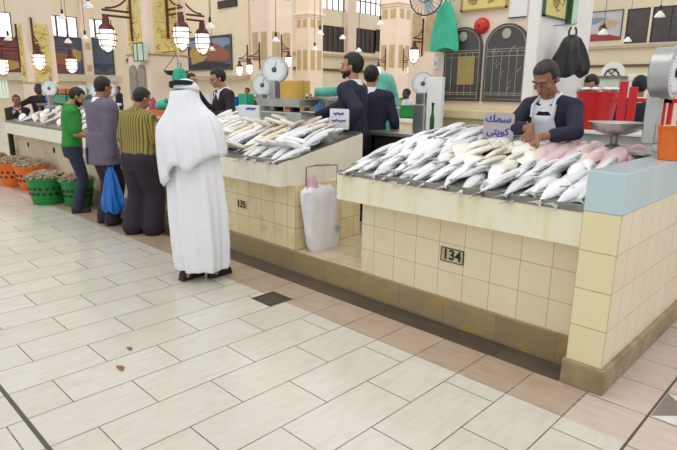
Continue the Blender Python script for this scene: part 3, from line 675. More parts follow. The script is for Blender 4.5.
# ------------------------------------------------------------------ people
skin_a = mat('skin_brown', '#9a6a50', .5, 0, .06, 20); skin_b = mat('skin_tan', '#b98a6c', .5, 0, .06, 20); skin_c = mat('skin_dark', '#5a3a2c', .5, 0, .06, 20)
m_hair = mat('hair_black', '#17120f', .55, 0, .2, 40); m_hairg = mat('hair_greying', '#3a322d', .6, 0, .25, 40)
navy = mat('navy_cloth', '#23233c', .8, 0, .12, 12); blackcloth = mat('black_cloth', '#1d1a22', .8, 0, .15, 10); plum = mat('plum_trousers', '#2a2230', .8, 0, .12, 10)
whitecloth = mat('white_cloth', '#eef1f8', .75, 0, .03, 6); apronm = mat('apron_white', '#dfe5ee', .7, 0, .05, 5)
shoe = mat('shoe_black', '#18151a', .35, 0, .1)
eyew = mat('eye_white', '#a8968a', .4); iris = mat('iris_dark', '#1c120c', .2); lipm = mat('lips', '#7c443a', .5)
class Pose: pass
def ik(S, T, l1, l2, hint):
    S, T = Vector(S), Vector(T); d = T - S; L = min(d.length, (l1 + l2) * .995); d.normalize(); T = S + d * L
    a = (l1 * l1 - l2 * l2 + L * L) / (2 * L); h = math.sqrt(max(l1 * l1 - a * a, 0)); q = Vector(hint); q = (q - d * q.dot(d)).normalized()
    return S + d * a + q * h, T
def hand(b, W, d, nrm, side, s=1.0, curl=.5):
    """wrist W, finger direction d, palm normal nrm; four fingers and a thumb"""
    d = Vector(d).normalized(); nrm = Vector(nrm); nrm = (nrm - d * nrm.dot(d)).normalized(); x = d.cross(nrm) * side
    b.cap(W - d * .02 * s, W + d * .03 * s, .025 * s, .026 * s)
    for k in range(4):
        o = (k - 1.5) * .019 * s; L = (.068, .08, .076, .058)[k] * s
        p0 = W + d * .02 * s + x * o * .6; p1 = W + d * .085 * s + x * o; b.cap(p0, p1, .014 * s, .0115 * s, 8)
        c1 = curl; q = d * cos(c1) + nrm * sin(c1); p2 = p1 + q * L * .5; b.cap(p1, p2, .0105 * s, .0095 * s, 8)
        q2 = d * cos(2 * c1) + nrm * sin(2 * c1); b.cap(p2, p2 + q2 * L * .5, .0095 * s, .008 * s, 8)
    t0 = W + d * .03 * s - x * .024 * s; t1 = t0 + (d * .55 - x * .75 + nrm * .3).normalized() * .04 * s; t2 = t1 + (d * .9 - x * .15 + nrm * .35).normalized() * .034 * s
    b.cap(t0, t1, .014 * s, .012 * s, 8); b.cap(t1, t2, .0115 * s, .0095 * s, 8)
TORSO = [(.84, .150, .105, 0), (.93, .172, .118, -.005), (1.02, .160, .108, 0), (1.10, .152, .104, .003), (1.2, .164, .11, .003), (1.32, .178, .112, 0), (1.40, .170, .098, -.005), (1.45, .115, .075, -.008), (1.485, .062, .06, -.008)]
def person(label, loc, heading, h=1.72, lean=0, twist=0, side=0, head=(0, 0, 0), rh=None, lh=None, rd=None, ld=None, hintr=None, hintl=None, curl=.5,
           skin=None, hair=None, beard=None, vox=.014, garments=(), belly=0, legs='stand', feet=((.10, .02), (-.10, .02)), group=None, bare=True, eyes=True, hairlen=0, wide=1, hs=1.08, fyaw=0, legr=0):
    """x right, y forward, z up; heading 0 faces +Y.  rh/lh = hand targets, rd/ld = finger directions (own frame)"""
    skin = skin or skin_b
    t = thing('person', label, 'person', loc, heading, group); s = h / 1.735; t.scale = (s, s, s)
    P = Vector((0, 0, .95)); RU = Matrix.Rotation(-twist, 3, 'Z') @ Matrix.Rotation(side, 3, 'Y') @ Matrix.Rotation(-lean, 3, 'X')
    U = lambda p: P + RU @ (Vector(p) - P)
    N = U((0, -.01, 1.475)); RH = Matrix.Rotation(-twist * .5 - head[0], 3, 'Z') @ Matrix.Rotation(-lean * .45 - head[1], 3, 'X') @ Matrix.Rotation(head[2], 3, 'Y')
    Hd = lambda p: N + RH @ (Vector(p) * HS)
    HS = hs
    SR, SL = U((.18 * wide, 0, 1.395)), U((-.18 * wide, 0, 1.395))
    rh = rh or (.25, .06, .80); lh = lh or (-.25, .06, .80)
    ER, WR = ik(SR, rh, .29, .26, hintr or (.45, -1, -.25)); EL, WL = ik(SL, lh, .29, .26, hintl or (-.45, -1, -.25))
    HR, HL = Vector((.09, 0, .90)), Vector((-.09, 0, .90))
    if legs == 'stand': LG_ = []
    AR, AL = Vector((feet[0][0], feet[0][1] - .03, .085)), Vector((feet[1][0], feet[1][1] - .03, .085))
    if legs == 'sit':
        KR, KL = Vector((.13, .42, .92)), Vector((-.13, .42, .92)); AR, AL = Vector((.13, .40, .50)), Vector((-.13, .40, .50))
    else:
        KR, AR = ik(HR, AR, .42, .42, (0.05, 1, 0)); KL, AL = ik(HL, AL, .42, .42, (-.05, 1, 0))
    def torso(b, e, z0=.8, z1=2, ext=None):
        R = []
        for z, rx, ry, oy in TORSO:
            if z < z0 - .001 or z > z1: continue
            bl = belly * math.exp(-((z - 1.08) / .13) ** 2)
            R.append([U(((rx * wide + e + bl * .5) * cos(a), oy + (ry + e + bl * max(sin(a), 0)) * sin(a), z)) if z > .95 else Vector(((rx * wide + e) * cos(a), oy + (ry + e) * sin(a), z)) for a in [2 * pi * i / 20 for i in range(20)]])
        b.rings(R)
        b.ell(SR, .058 + e); b.ell(SL, .058 + e)
        b.cap(SR, U((.04, -.01, 1.43)), .056 + e, .05 + e); b.cap(SL, U((-.04, -.01, 1.43)), .056 + e, .05 + e)
    def arm(b, S, E_, W, e, upto=1.0):
        if upto <= .5: b.cap(S, Vector(S).lerp(E_, upto * 2), .055 + e, .048 + e * 1.3)
        else:
            b.cap(S, E_, .054 + e, .041 + e); b.cap(E_, Vector(E_).lerp(W, upto * 2 - 1), .041 + e, .041 + e + (.027 - .041) * (upto * 2 - 1) + .006 * (e > 0))
    def leg(b, H_, K, A, e, end=1.0):
        b.cap(H_, K, .088 + e, .058 + e); b.cap(K, Vector(K).lerp(A, end), .058 + e, .040 + e * 1.4)
    b = B()
    b.ell(Hd((0, .005, .165)), (.074, .093, .094), RH); b.ell(Hd((0, .03, .10)), (.056, .066, .066), RH); b.ell(Hd((0, .078, .062)), .021)
    b.cap(Hd((0, -.012, -.03)), Hd((0, .0, .10)), .057, .052)
    b.cap(Hd((0, .095, .150)), Hd((0, .112, .118)), .009, .0145); b.ell(Hd((0, .1, .112)), (.02, .013, .009), RH)
    b.cap(Hd((-.04, .082, .172)), Hd((.04, .082, .172)), .012, .012); b.ell(Hd((0, .092, .09)), (.026, .011, .011), RH)
    for q in (1, -1):
        b.ell(Hd((q * .076, -.006, .132)), (.010, .02, .032), RH); b.ell(Hd((q * .045, .062, .118)), (.022, .022, .022), RH)
    torso(b, 0); arm(b, SR, ER, WR, 0); arm(b, SL, EL, WL, 0); leg(b, HR, KR, AR, 0); leg(b, HL, KL, AL, 0)
    for A in (AR, AL): b.cap(A + Vector((0, -.03, -.035)), A + Vector((0, .13, -.055)), .035, .026)
    fr = Vector(rd) if rd else (WR - ER).normalized(); fl = Vector(ld) if ld else (WL - EL).normalized()
    hand(b, WR, fr, (-.9, .2, -.3) if not rd else (0, -.2, -1), 1, curl=curl); hand(b, WL, fl, (.9, .2, -.3) if not ld else (0, -.2, -1), -1, curl=curl)
    obj('body', remesh(b, vox * .75, 3), skin, t, True, local=True, auto=False)
    if eyes:
        for q in (1, -1):
            e = obj('eye', B().ell(Hd((q * .031, .088, .150)), (.011, .006, .0055), RH, 10, 8), eyew, t, True, local=True, auto=False)
            obj('iris', B().ell(Hd((q * .031, .0925, .150)), (.0055, .003, .0045), RH, 8, 6), iris, e, True, local=True, auto=False)
            obj('eyebrow', B().cap(Hd((q * .015, .098, .172)), Hd((q * .05, .086, .174)), .0045, .003, 8), m_hair, t, True, local=True, auto=False)
        obj('lips', B().ell(Hd((0, .1, .089)), (.022, .008, .007), RH, 12, 8), lipm, t, True, local=True, auto=False)
    if hair:
        b2 = bmesh.new(); bmesh.ops.create_uvsphere(b2, u_segments=28, v_segments=20, radius=1)
        for v in b2.verts:
            x, y, z = v.co; p = Vector((x * .0795, y * .101 - .007, z * .098 + .168))
            cut = (p.y > .03 and p.z < .224 - (p.y - .03) * .1) or (p.y > -.015 and p.z < .150) or p.z < .075 - hairlen
            if cut: p = Vector((p.x * .75, p.y * .75, .15 + (p.z - .15) * .75))
            else: p += Vector((sin(40 * x + 7 * y), cos(37 * y + z * 9), sin(31 * z + 5 * x))) * .002
            v.co = Hd(p)
        b = B(); b.add(b2); obj('hair', b, hair, t, True, local=True, auto=False)
    if beard:
        b = B(); b.ell(Hd((0, .034, .092)), (.061, .066, .05), RH); b.ell(Hd((0, .083, .062)), (.028, .022, .024), RH)
        b.cap(Hd((-.026, .098, .100)), Hd((.026, .098, .100)), .008, .008); obj('beard', b, beard, t, True, local=True, auto=False)
    G = dict(t=t, U=U, Hd=Hd, RH=RH, N=N, torso=torso, arm=arm, leg=leg, SR=SR, SL=SL, ER=ER, EL=EL, WR=WR, WL=WL, HR=HR, HL=HL, KR=KR, KL=KL, AR=AR, AL=AL, vox=vox, RU=RU, fyaw=fyaw, legr=legr)
    for g in garments: g(G)
    return G
def shirt(m, upto=.97, e=.02, z0=.86, name='shirt', cuff=None):
    def f(G):
        b = B(); G['torso'](b, e, z0, 1.46); G['arm'](b, G['SR'], G['ER'], G['WR'], e * .8, upto); G['arm'](b, G['SL'], G['EL'], G['WL'], e * .8, upto)
        o = obj(name, remesh(b, G['vox'], 3), m, G['t'], True, local=True, auto=False); G['shirt'] = o
        if cuff:
            for E_, W in ((G['ER'], G['WR']), (G['EL'], G['WL'])):
                k = upto * 2 - 1 if upto > .5 else 0
                c = Vector(E_).lerp(W, k); d = (Vector(W) - E_).normalized(); obj('cuff', B().cone(c - d * .03, c + d * .012, .042, .040, 14), cuff, o, True, local=True)
    return f
def collar(m, big=1.0):
    def f(G):
        U = G['U']; R = []
        for r, z in ((.088 * big, 1.435), (.076, 1.475), (.066, 1.505), (.071, 1.508), (.084, 1.478), (.097 * big, 1.432)):
            R.append([U((r * 1.08 * cos(a), -.012 + r * sin(a) + (.012 if sin(a) > 0 else 0), z - .028 * max(sin(a), 0))) for a in [2 * pi * i / 20 for i in range(20)]])
        o = obj('collar', B().rings(R, False), m, G['t'], True, local=True, auto=False)
        for q in (1, -1):
            obj('collar_point', B().prism([U((q * .012, .105, 1.435)), U((q * .095, .085, 1.45)), U((q * .085, .122, 1.35)), ], (0, .008, 0)), m, o, local=True)
    return f
def trousers(m, e=.018, end=.97, z1=1.0, flare=0):
    def f(G):
        b = B(); G['torso'](b, e * .8, .8, z1) if False else None
        R = [[Vector(((rx + e) * cos(a), oy + (ry + e) * sin(a), z)) for a in [2 * pi * i / 20 for i in range(20)]] for z, rx, ry, oy in ((.78, .14, .1, 0), (.84, .160, .112, 0), (.93, .172, .118, -.005), (1.0, .160, .108, 0))]
        b.rings(R)
        for H_, K, A in ((G['HR'], G['KR'], G['AR']), (G['HL'], G['KL'], G['AL'])):
            G['leg'](b, H_, K, A + Vector((0, 0, -.03)), e + G['legr'], end)
            if flare: b.cap(Vector(K).lerp(A, .3), A + Vector((0, 0, -.01)), .06 + e, .058 + e + flare)
        obj('trousers', remesh(b, G['vox'], 3), m, G['t'], True, local=True, auto=False)
    return f
def shoes(m):
    def f(G):
        for A in (G['AR'], G['AL']):
            A = Vector(A); b = B(); Q = Matrix.Translation(A) @ Matrix.Rotation(G['fyaw'], 4, 'Z') @ Matrix.Translation(-A)
            b.cap(A + Vector((0, -.045, -.035)), A + Vector((0, .14, -.052)), .044, .032); b.cap(A + Vector((0, -.04, -.03)), A + Vector((0, .0, .0)), .043, .045)
            b.box(A.x - .04, A.x + .04, A.y - .085, A.y + .165, A.z - .085, A.z - .062, .008)
            obj('shoe', remesh(b.xf(Q), .009, 2), m, G['t'], True, local=True, auto=False)
    return f
def apron(m):
    def f(G):
        U = G['U']; R = []
        for z, rx, ry, a0 in ((.60, .20, .16, .95), (.86, .20, .16, .95), (1.0, .192, .155, .95), (1.1, .186, .150, .9), (1.2, .19, .150, .62), (1.33, .195, .150, .48), (1.38, .19, .142, .44)):
            o_, i_ = [], []
            for k in range(15):
                a = pi / 2 + a0 * (k / 7 - 1); w = .004 * sin(k * 2.1)
                for L_, e in ((o_, .012), (i_, 0)):
                    p = ((rx + e) * cos(a), (ry + e + w) * sin(a), z); L_.append(U(p) if z > .95 else Vector(p))
            R.append(o_ + i_[::-1])
        o = obj('apron', B().rings(R), m, G['t'], True, local=True, auto=False)
        for q in (1, -1): obj('apron_strap', B().tube([U((q * .085, .155, 1.37)), U((q * .085, .12, 1.45)), U((q * .06, .02, 1.50)), U((q * .03, -.085, 1.485))], .011, 6), m, o, True, local=True)
    return f
def jacket(m):
    def f(G):
        b = B(); G['torso'](b, .04, .86, 1.46); G['arm'](b, G['SR'], G['ER'], G['WR'], .036, .95); G['arm'](b, G['SL'], G['EL'], G['WL'], .036, .95)
        b.rings([[Vector((rx * cos(a), -.005 + ry * sin(a) * (1 - .05 * abs(cos(a))), z)) for a in [2 * pi * i / 24 for i in range(24)]] for z, rx, ry in ((.74, .262, .185), (.85, .255, .18), (.98, .235, .165), (1.1, .225, .155))])
        o = obj('jacket', remesh(b, G['vox'], 2), m, G['t'], True, local=True, auto=False); U = G['U']
        for q in (1, -1): obj('lapel', B().prism([U((q * .02, .17, 1.12)), U((q * .10, .155, 1.36)), U((q * .06, .12, 1.47)), U((q * .03, .14, 1.38))], (0, .02, 0)), m, o, local=True)
        obj('back_vent', B().box(-.004, .004, -.20, -.17, .74, .94), blackcloth, o, local=True)
    return f
def belt(m):
    def f(G): obj('belt', B().rings([[Vector(((.181 + k) * cos(a), (.128 + k) * sin(a) - .003, z)) for a in [2 * pi * i / 24 for i in range(24)]] for k, z in ((0, .945), (.008, .945), (.008, .98), (0, .98))], False), m, G['t'], True, local=True)
    return f

# --- the man in the white robe
def robe(m):
    def f(G):
        U = G['U']; R = []; n = 72
        for z, rx, ry, oy, amp in ((.10, .205, .18, .0, .020), (.16, .215, .185, .0, .022), (.35, .225, .19, 0, .022), (.6, .23, .188, 0, .02), (.85, .225, .178, 0, .014), (1.0, .215, .168, 0, .009), (1.15, .205, .155, 0, .006), (1.3, .205, .148, 0, .003), (1.4, .19, .125, 0, 0), (1.46, .12, .09, 0, 0), (1.5, .06, .06, 0, 0)):
            ring = []
            for i in range(n):
                a = 2 * pi * i / n; w = 1.7 * amp * (sin(7 * a + .6 + z * 1.5) * .6 + sin(13 * a + 2 * z) * .4); sw = .03 * sin(3 * z + 1) * (z < 1.0)
                p = ((rx * 1.08 + w) * cos(a) + sw * .4, oy + (ry + w) * sin(a), z); ring.append(U(p) if z > .95 else Vector(p))
            R.append(ring)
        b = B(); b.rings(R)
        for S, E_, W in ((G['SR'], G['ER'], G['WR']), (G['SL'], G['EL'], G['WL'])):
            b.cap(S, E_, .076, .068); b.cap(E_, Vector(E_).lerp(W, .9), .068, .058)
        obj('robe', remesh(b, .0115, 2), m, G['t'], True, local=True, auto=False)
    return f
def headcloth(m):
    def f(G):
        Hd = G['Hd']; U = G['U']; n = 110; R = []; a0, a1 = pi / 2 + .8, pi * 2.5 - .8
        spec = [(1.665, .098, .112, .0), (1.62, .108, .125, .002), (1.56, .126, .14, .005), (1.5, .165, .155, .008), (1.45, .215, .17, .009), (1.39, .262, .19, .010), (1.30, .278, .21, .012), (1.24, .283, .216, .014), (1.18, .287, .22, .016), (1.12, .288, .223, .018), (1.06, .288, .224, .019), (1.0, .286, .222, .02)]
        hem = lambda a: 1.10 - .23 * math.exp(-((a - 3.65) / .6) ** 2) - .10 * math.exp(-((a - 4.9) / .3) ** 2) + .012 * sin(9 * a)
        for z, w, yb, amp in spec:
            o_, i_ = [], []
            for k in range(n):
                a = a0 + (a1 - a0) * k / (n - 1); c, s_ = cos(a), sin(a)
                wv = amp * (sin(13 * a + z * 2) * .65 + sin(23 * a + 1 - z) * .35) * 1.15
                zz = z if z > 1.3 else 1.3 + (hem(a) - 1.3) * (1.3 - z) / .3
                for L_, e in ((o_, .007), (i_, -.007)): L_.append(U(((w + wv + e) * c, (yb + wv + e) * s_ - .012, zz)))
            R.append(o_ + i_[::-1])
        b = B(); b.rings(R)
        b.rings([[Hd((.0985 * sin(t) * cos(a), -.008 + .117 * sin(t) * sin(a), .165 + .099 * cos(t))) for a in [2 * pi * k / 40 for k in range(40)]] for t in (.02, .25, .5, .75, 1.0, 1.25, 1.5)])
        o = obj('headcloth', b, m, G['t'], True, local=True, auto=False)
        for dz, k in ((0, 0), (.019, .004)):
            obj('head_rope', B().tube([U((.094 * cos(a) * (1 - k * 6), -.018 + .108 * sin(a) * (1 - k * 6), 1.700 + dz - .016 * sin(a))) for a in [2 * pi * i / 32 for i in range(32)]], .0115, 8, True), blackcloth, o, True, local=True, label='black head rope')
    return f
person('man seen from behind in a long white robe and white headcloth with black rope', (-4.17, 2.51, 0), .62, 1.71, side=-.10, head=(0, .15, 0), rh=(.08, .25, .98), lh=(-.20, .14, .82), hintr=(.3, -1, -.7), hintl=(-.12, -1, -.4), fyaw=-.55, skin=skin_b, hair=m_hair, vox=.014,
       garments=(robe(whitecloth), headcloth(whitecloth), shoes(shoe)), feet=((.12, .10), (-.10, -.02)))
# --- the three customers farther along
stripe = mat('striped_olive', '#8a7a3c', .8, 0, 0, 1)
def stripes(name, c1, c2, sc):
    m = bpy.data.materials.new(name); m.use_nodes = True; nt = m.node_tree; b_ = nt.nodes['Principled BSDF']; b_.inputs['Roughness'].default_value = .8
    tc = nn(nt, 'ShaderNodeTexCoord'); wv = nn(nt, 'ShaderNodeTexWave'); wv.bands_direction = 'X'; wv.inputs['Scale'].default_value = sc; nt.links.new(tc.outputs['Object'], wv.inputs['Vector'])
    rp = nn(nt, 'ShaderNodeValToRGB'); rp.color_ramp.elements[0].color = lin(c1); rp.color_ramp.elements[1].color = lin(c2); nt.links.new(wv.outputs['Fac'], rp.inputs[0]); nt.links.new(rp.outputs[0], b_.inputs['Base Color']); return m
m_stripe = stripes('olive_stripes', '#5c4f26', '#a3934c', 9)
person('man in an olive striped short-sleeved shirt and dark trousers, seen from behind', (-5.98, 2.88, 0), .25, 1.66, legr=.035, lean=.06, head=(.1, .5, 0), rh=(.2, .33, 1.08), lh=(-.31, .02, .80), skin=skin_a, hair=m_hair, belly=.05, wide=1.12,
       garments=(trousers(plum, .03, .9, flare=.008), shirt(m_stripe, .42, .026, .84), collar(m_stripe), belt(black), shoes(shoe)), feet=((.12, .06), (-.12, -.04)))
m_jacket = mat('grey_jacket', '#6c6478', .8, 0, .1, 14); m_green = mat('green_polo', '#2a8c33', .8, 0, .08, 10); jean = mat('blue_jeans', '#2f3350', .8, 0, .15, 10)
JK = person('man in a grey suit jacket holding a blue plastic bag', (-6.74, 2.80, 0), .05, 1.77, lean=.05, head=(-.25, .35, 0), rh=(.22, -.02, .77), lh=(-.22, .22, .92), skin=skin_a, hair=m_hair, wide=1.16, curl=1.0, legr=.015,
       garments=(trousers(plum, .022), shirt(whitecloth, .6, .012, .9, 'undershirt'), jacket(m_jacket), collar(whitecloth), shoes(shoe)))
person('man in a green polo shirt and blue jeans looking down at the stall', (-7.70, 2.80, 0), -.35, 1.66, lean=.06, head=(-.1, .6, 0), rh=(.14, .30, 1.06), lh=(-.1, .33, 1.05), skin=skin_b, hair=m_hair, beard=m_hair,
       garments=(trousers(jean, .018), shirt(m_green, .40, .022, .86), collar(m_green), shoes(shoe)))
# --- vendors (on the raised platform)
PZ = .178
person('vendor in a navy top and white apron bending over the nearest stall', (-1.90, 4.46, PZ), pi - .05, 1.73, hs=1.16, lean=.34, head=(.05, .45, 0), rh=(-.03, .49, 1.22), lh=(-.14, .54, 1.165), rd=(-.25, .35, -1), ld=(.5, .5, -.6), hintr=(1, .1, -.4), hintl=(-1, .1, -.5), skin=skin_a, hair=m_hairg, vox=.012, curl=.45,
       garments=(trousers(navy), shirt(navy, .80, .02), collar(whitecloth, 1.28), apron(apronm), shoes(shoe)))
person('tall vendor in navy with a white collar, reaching across the second stall', (-4.24, 4.57, PZ), math.radians(112), 1.83, hs=1.16, lean=.05, head=(-.05, .05, 0), rh=(.06, .62, 1.02), lh=(-.36, -.02, 1.0), rd=(.1, .9, -.4), skin=skin_b, hair=m_hair, beard=m_hair, wide=1.18, vox=.012,
       garments=(trousers(navy), shirt(navy, .95, .032), collar(whitecloth, 1.1), shoes(shoe)))
person('man in navy with a white collar, his back turned, half hidden by the tall vendor', (-4.42, 5.02, PZ), math.radians(25), 1.74, hs=1.12, lean=.1, head=(0, .1, 0), skin=skin_b, hair=m_hair, wide=1.15, rh=(.26, .25, 1.0),
       garments=(trousers(navy), shirt(navy, .95, .028), collar(whitecloth, 1.1), shoes(shoe)))
person('vendor with open dark shirt standing behind the second stall, looking down', (-6.80, 4.66, PZ), math.radians(168), 1.73, hs=1.16, lean=.12, head=(.25, .35, 0), rh=(.22, .33, 1.06), lh=(-.33, .35, 1.12), skin=skin_b, hair=m_hair, beard=None, wide=1.08,
       garments=(trousers(navy), shirt(blackcloth, .95, .024), collar(whitecloth, 1.1), shoes(shoe)))
person('dark haired man in black with white collar behind the man in the white robe', (-8.9, 5.3, PZ), math.radians(-70), 1.72, head=(0, .1, 0), lean=.1, rh=(.2, .4, 1.0), lh=(-.4, .35, 1.1), skin=skin_b, hair=m_hair, vox=.018,
       garments=(trousers(plum), shirt(blackcloth, .95, .024), collar(whitecloth, 1.1), shoes(shoe)))
person('man in a white shirt in the background between the pillars', (-8.62, 11.2, 0), math.radians(150), 1.70, head=(0, .2, 0), rh=(.16, .38, 1.05), lh=(-.16, .38, 1.05), skin=skin_c, hair=m_hair, vox=.02,
       garments=(trousers(plum), shirt(mat('pale_blue_cloth', '#cdd8ea', .8, 0, .04), .95, .024), collar(whitecloth), shoes(shoe)))
person('man in black leaning with folded arms over the far end of the left stall', (-12.55, 3.6, 0), math.radians(-115), 1.50, lean=.35, head=(0, -.1, 0), rh=(-.05, .45, 1.12), lh=(.05, .42, 1.10), rd=(-1, .1, 0), ld=(1, .1, 0), skin=skin_a, hair=m_hairg, vox=.018,
       garments=(trousers(mat('beige_cloth', '#cfc3ac', .8)), shirt(blackcloth, .6, .024), collar(mat('pink_cloth', '#d9b4ae', .8)), shoes(shoe)))
person('man in black standing behind the folded-arms man at the far left', (-14.2, 4.55, 0), math.radians(-120), 1.70, head=(.6, .1, 0), rh=(.45, .35, 1.25), skin=skin_c, hair=m_hair, vox=.02,
       garments=(trousers(plum), shirt(blackcloth, .95, .024), shoes(shoe)))
person('man in dark clothes far behind the green shirted man', (-13.6, 5.6, 0), math.radians(-150), 1.66, head=(0, .2, 0), skin=skin_a, hair=m_hair, vox=.02, garments=(trousers(plum), shirt(blackcloth, .95, .024), shoes(shoe)))
person('man whose dark hair shows above the red tub', (-2.55, 7.0, PZ), math.radians(170), 1.70, head=(0, .5, 0), lean=.15, skin=skin_b, hair=m_hair, vox=.018, garments=(trousers(plum), shirt(mat('grey_cloth', '#8e929c', .8), .95, .024), shoes(shoe)))
person('man in dark clothes behind the red slatted frame, head turned away', (-2.03, 6.8, PZ), math.radians(20), 1.66, head=(0, .2, 0), skin=skin_a, hair=m_hair, vox=.018, garments=(trousers(plum), shirt(navy, .95, .026), collar(whitecloth), shoes(shoe)))

# ------------------------------------------------------------------ scales
face_m = mat('dial_white', '#e9eef0', .35, 0, .02)
def dial_scale(lab, x, y, zb, zc, r, depth, face, pan=None, body=None, pole=None, colw=.05, coff=0):
    """drum centre height zc above a base at zb; face = heading of the dial (0 = towards -Y, positive turns to +X)"""
    t = thing('dial_scale', lab, 'scale', (x, y, zb))
    ax = Vector((sin(face), -cos(face), 0)); c = Vector((x, y, zc))
    bw = body or (.14, .12, .10)
    obj('base', B().box(x - bw[0], x + bw[0], y - bw[1], y + bw[1], zb, zb + bw[2], .012), steel, t)
    obj('column', B().box(x - colw + coff, x + colw + coff, y - .045, y + .045, zb + bw[2] * .9, zc - r * .8, .008), steel, t)
    d = obj('drum', B().lathe(c, [(r * .93, -depth), (r, -depth * .94), (r, -.012), (r * 1.04, -.01), (r * 1.04, .008), (r * .94, .010), (r * .935, .004), (.002, .004)], 36, ax), steel, t, True)
    f = obj('dial_face', B().lathe(c, [(r * .93, .008), (r * .93, .0095)], 36, ax), face_m, t)
    side = ax.cross(Vector((0, 0, 1))); up = Vector((0, 0, 1)); b = B()
    for k in range(40):
        a = 2 * pi * k / 40; e = side * cos(a) + up * sin(a); q = .78 if k % 5 else .68
        b.tube([c + ax * .0105 + e * r * q, c + ax * .0105 + e * r * .87], r * .010, 4)
    obj('tick_marks', b, black, f)
    b = B(); a = 1.9; e = side * cos(a) + up * sin(a)
    b.tube([c + ax * .013 - e * r * .2, c + ax * .013 + e * r * .66], r * .018, 5); b.lathe(c, [(r * .2, .010), (r * .18, .018), (r * .05, .02)], 16, ax); obj('needle', b, black, f)
    obj('maker_disc', B().lathe(c, [(r * .12, .018), (r * .10, .023), (.001, .024)], 16, ax), mat('dial_blue', '#5a6f8c', .4), f)
    if pan == 'tray':
        zt = zb + bw[2]; w = bw[0] * 1.05
        b = B()
        for sx in (-1, 1): b.box(x + sx * w * .5 - .02, x + sx * w * .5 + .02, y - .04, y + .04, zt, zt + .09)
        obj('tray_support', b, black, t)
        obj('weighing_tray', B().rings([[(x + sx * (w + e), y - .02 + sy * (.2 + e), zt + h) for sx, sy in ((-1, -1), (1, -1), (1, 1), (-1, 1))] for e, h in ((-.06, .085), (0, .14), (.004, .14), (-.055, .09))]), steel, t)
    if pan == 'bowl':
        px, py, pz, pr = pole
        obj('bowl_stem', B().lathe((px, py, zb), [(.07, .0), (.07, .012), (.025, .03), (.025, pz - zb), (.06, pz - zb + .01)], 18), dsteel, t, True)
        obj('weighing_bowl', B().lathe((px, py, pz), [(.06, 0), (pr * .7, .025), (pr * .97, .075), (pr, .085), (pr * .985, .088), (pr * .68, .032), (.05, .008)], 40), steel, t, True)
    return t
t = dial_scale('steel dial scale with a wide weighing tray at the back of the second stall', -5.08, 4.13, 1.215, 1.87, .147, .08, .55, body=(.06, .05, .03))
obj('scale_body', B().box(-5.2, -4.5, 4.0, 4.24, 1.2, 1.42, .02), steel, t)
obj('weighing_tray', B().rings([[(x, y, z) for x, y in ((-5.24 + e, 3.95 + e), (-4.46 - e, 3.95 + e), (-4.46 - e, 4.26 - e), (-5.24 + e, 4.26 - e))] for e, z in ((.05, 1.47), (0, 1.555), (.006, 1.555), (.055, 1.475))]), steel, t)
for x in (-5.0, -4.72): obj('tray_support', B().box(x, x + .05, 4.05, 4.15, 1.42, 1.475), black, t)
dial_scale('steel dial scale standing just left of the scale with the wide tray', -5.42, 4.22, 1.21, 1.70, .128, .08, .5, body=(.08, .06, .06))
dial_scale('drum scale with a steel bowl on the right beside the orange bucket', -1.03, 4.1, 1.285, 1.785, .16, .115, math.radians(90), 'bowl', (.05, .09, .05), (-1.34, 4.1, 1.375, .185), .042, -.09)
# shelf under it
t = thing('steel_shelf', 'low steel shelf under the drum scale at the back of the nearest stall', 'shelf', (-1.4, 4.2, 1.25))
obj('shelf_top', B().box(-1.58, -1.115, 4.0, 4.5, 1.255, 1.283, .004), steel, t)
for x in (-1.56, -1.135): obj('leg', B().box(x - .015, x + .015, 4.46, 4.49, .178, 1.255), dsteel, t)
def bucket(name, lab, cat, x, y, z, r0, r1, h, m, handle=True, rim=.006):
    t = thing(name, lab, cat, (x, y, z))
    obj('pail', B().lathe((x, y, z), [(r0 * .9, 0), (r0, .004), (r1, h), (r1 + rim, h), (r1 + rim, h + .012), (r1 - .004, h + .012), (r0 - .004, .012), (.01, .011)], 32, cap=True), m, t, True)
    if handle: obj('handle', B().tube([(x + (r1 + .006) * cos(a), y + .02, z + h * .95 + (r1 * .25) * sin(a)) for a in [pi * k / 12 for k in range(13)]], .004, 6), white, t, True)
    return t
bucket('orange_bucket', 'orange plastic bucket on the blue tiled end wall at the right edge', 'bucket', -.95, 3.97, 1.25, .075, .092, .2, orangep)
# ------------------------------------------------------------------ signs
sgrey = mat('sign_grey', '#b3aab0', .5, 0, .04); ink = mat('sign_blue', '#2e3fae', .5); cardw = mat('card_white', '#e4e4ea', .5, 0, .03)
def rounded(x0, x1, z0, z1, r, y):
    P = []
    for cx, cz, a0 in ((x1 - r, z1 - r, 0), (x0 + r, z1 - r, pi / 2), (x0 + r, z0 + r, pi), (x1 - r, z0 + r, 1.5 * pi)):
        P += [(cx + r * cos(a0 + a), y, cz + r * sin(a0 + a)) for a in (0, pi / 8, pi / 4, 3 * pi / 8, pi / 2)]
    return P
t = thing('price_sign', 'grey sign with blue Arabic lettering in two lines on the nearest stall', 'sign', (-2.175, 4.0, 1.2))
p = obj('board', B().prism(rounded(-2.305, -2.045, 1.275, 1.495, .022, 4.0), (0, .008, 0)), sgrey, t)
text_part('lettering', '\uFEDA\uFEE4\uFEB3', .078, yplane(-2.178, 3.9985, 1.45) @ Matrix.Diagonal((1.25, 1, 1, 1)), ink, p)
text_part('lettering', '\uFEF0\uFE98\uFEF3\uFEEE\uFEDB', .076, yplane(-2.178, 3.9985, 1.352) @ Matrix.Diagonal((1.1, 1, 1, 1)), ink, p)
obj('stake', B().box(-2.185, -2.165, 4.008, 4.018, 1.17, 1.44), dsteel, t)
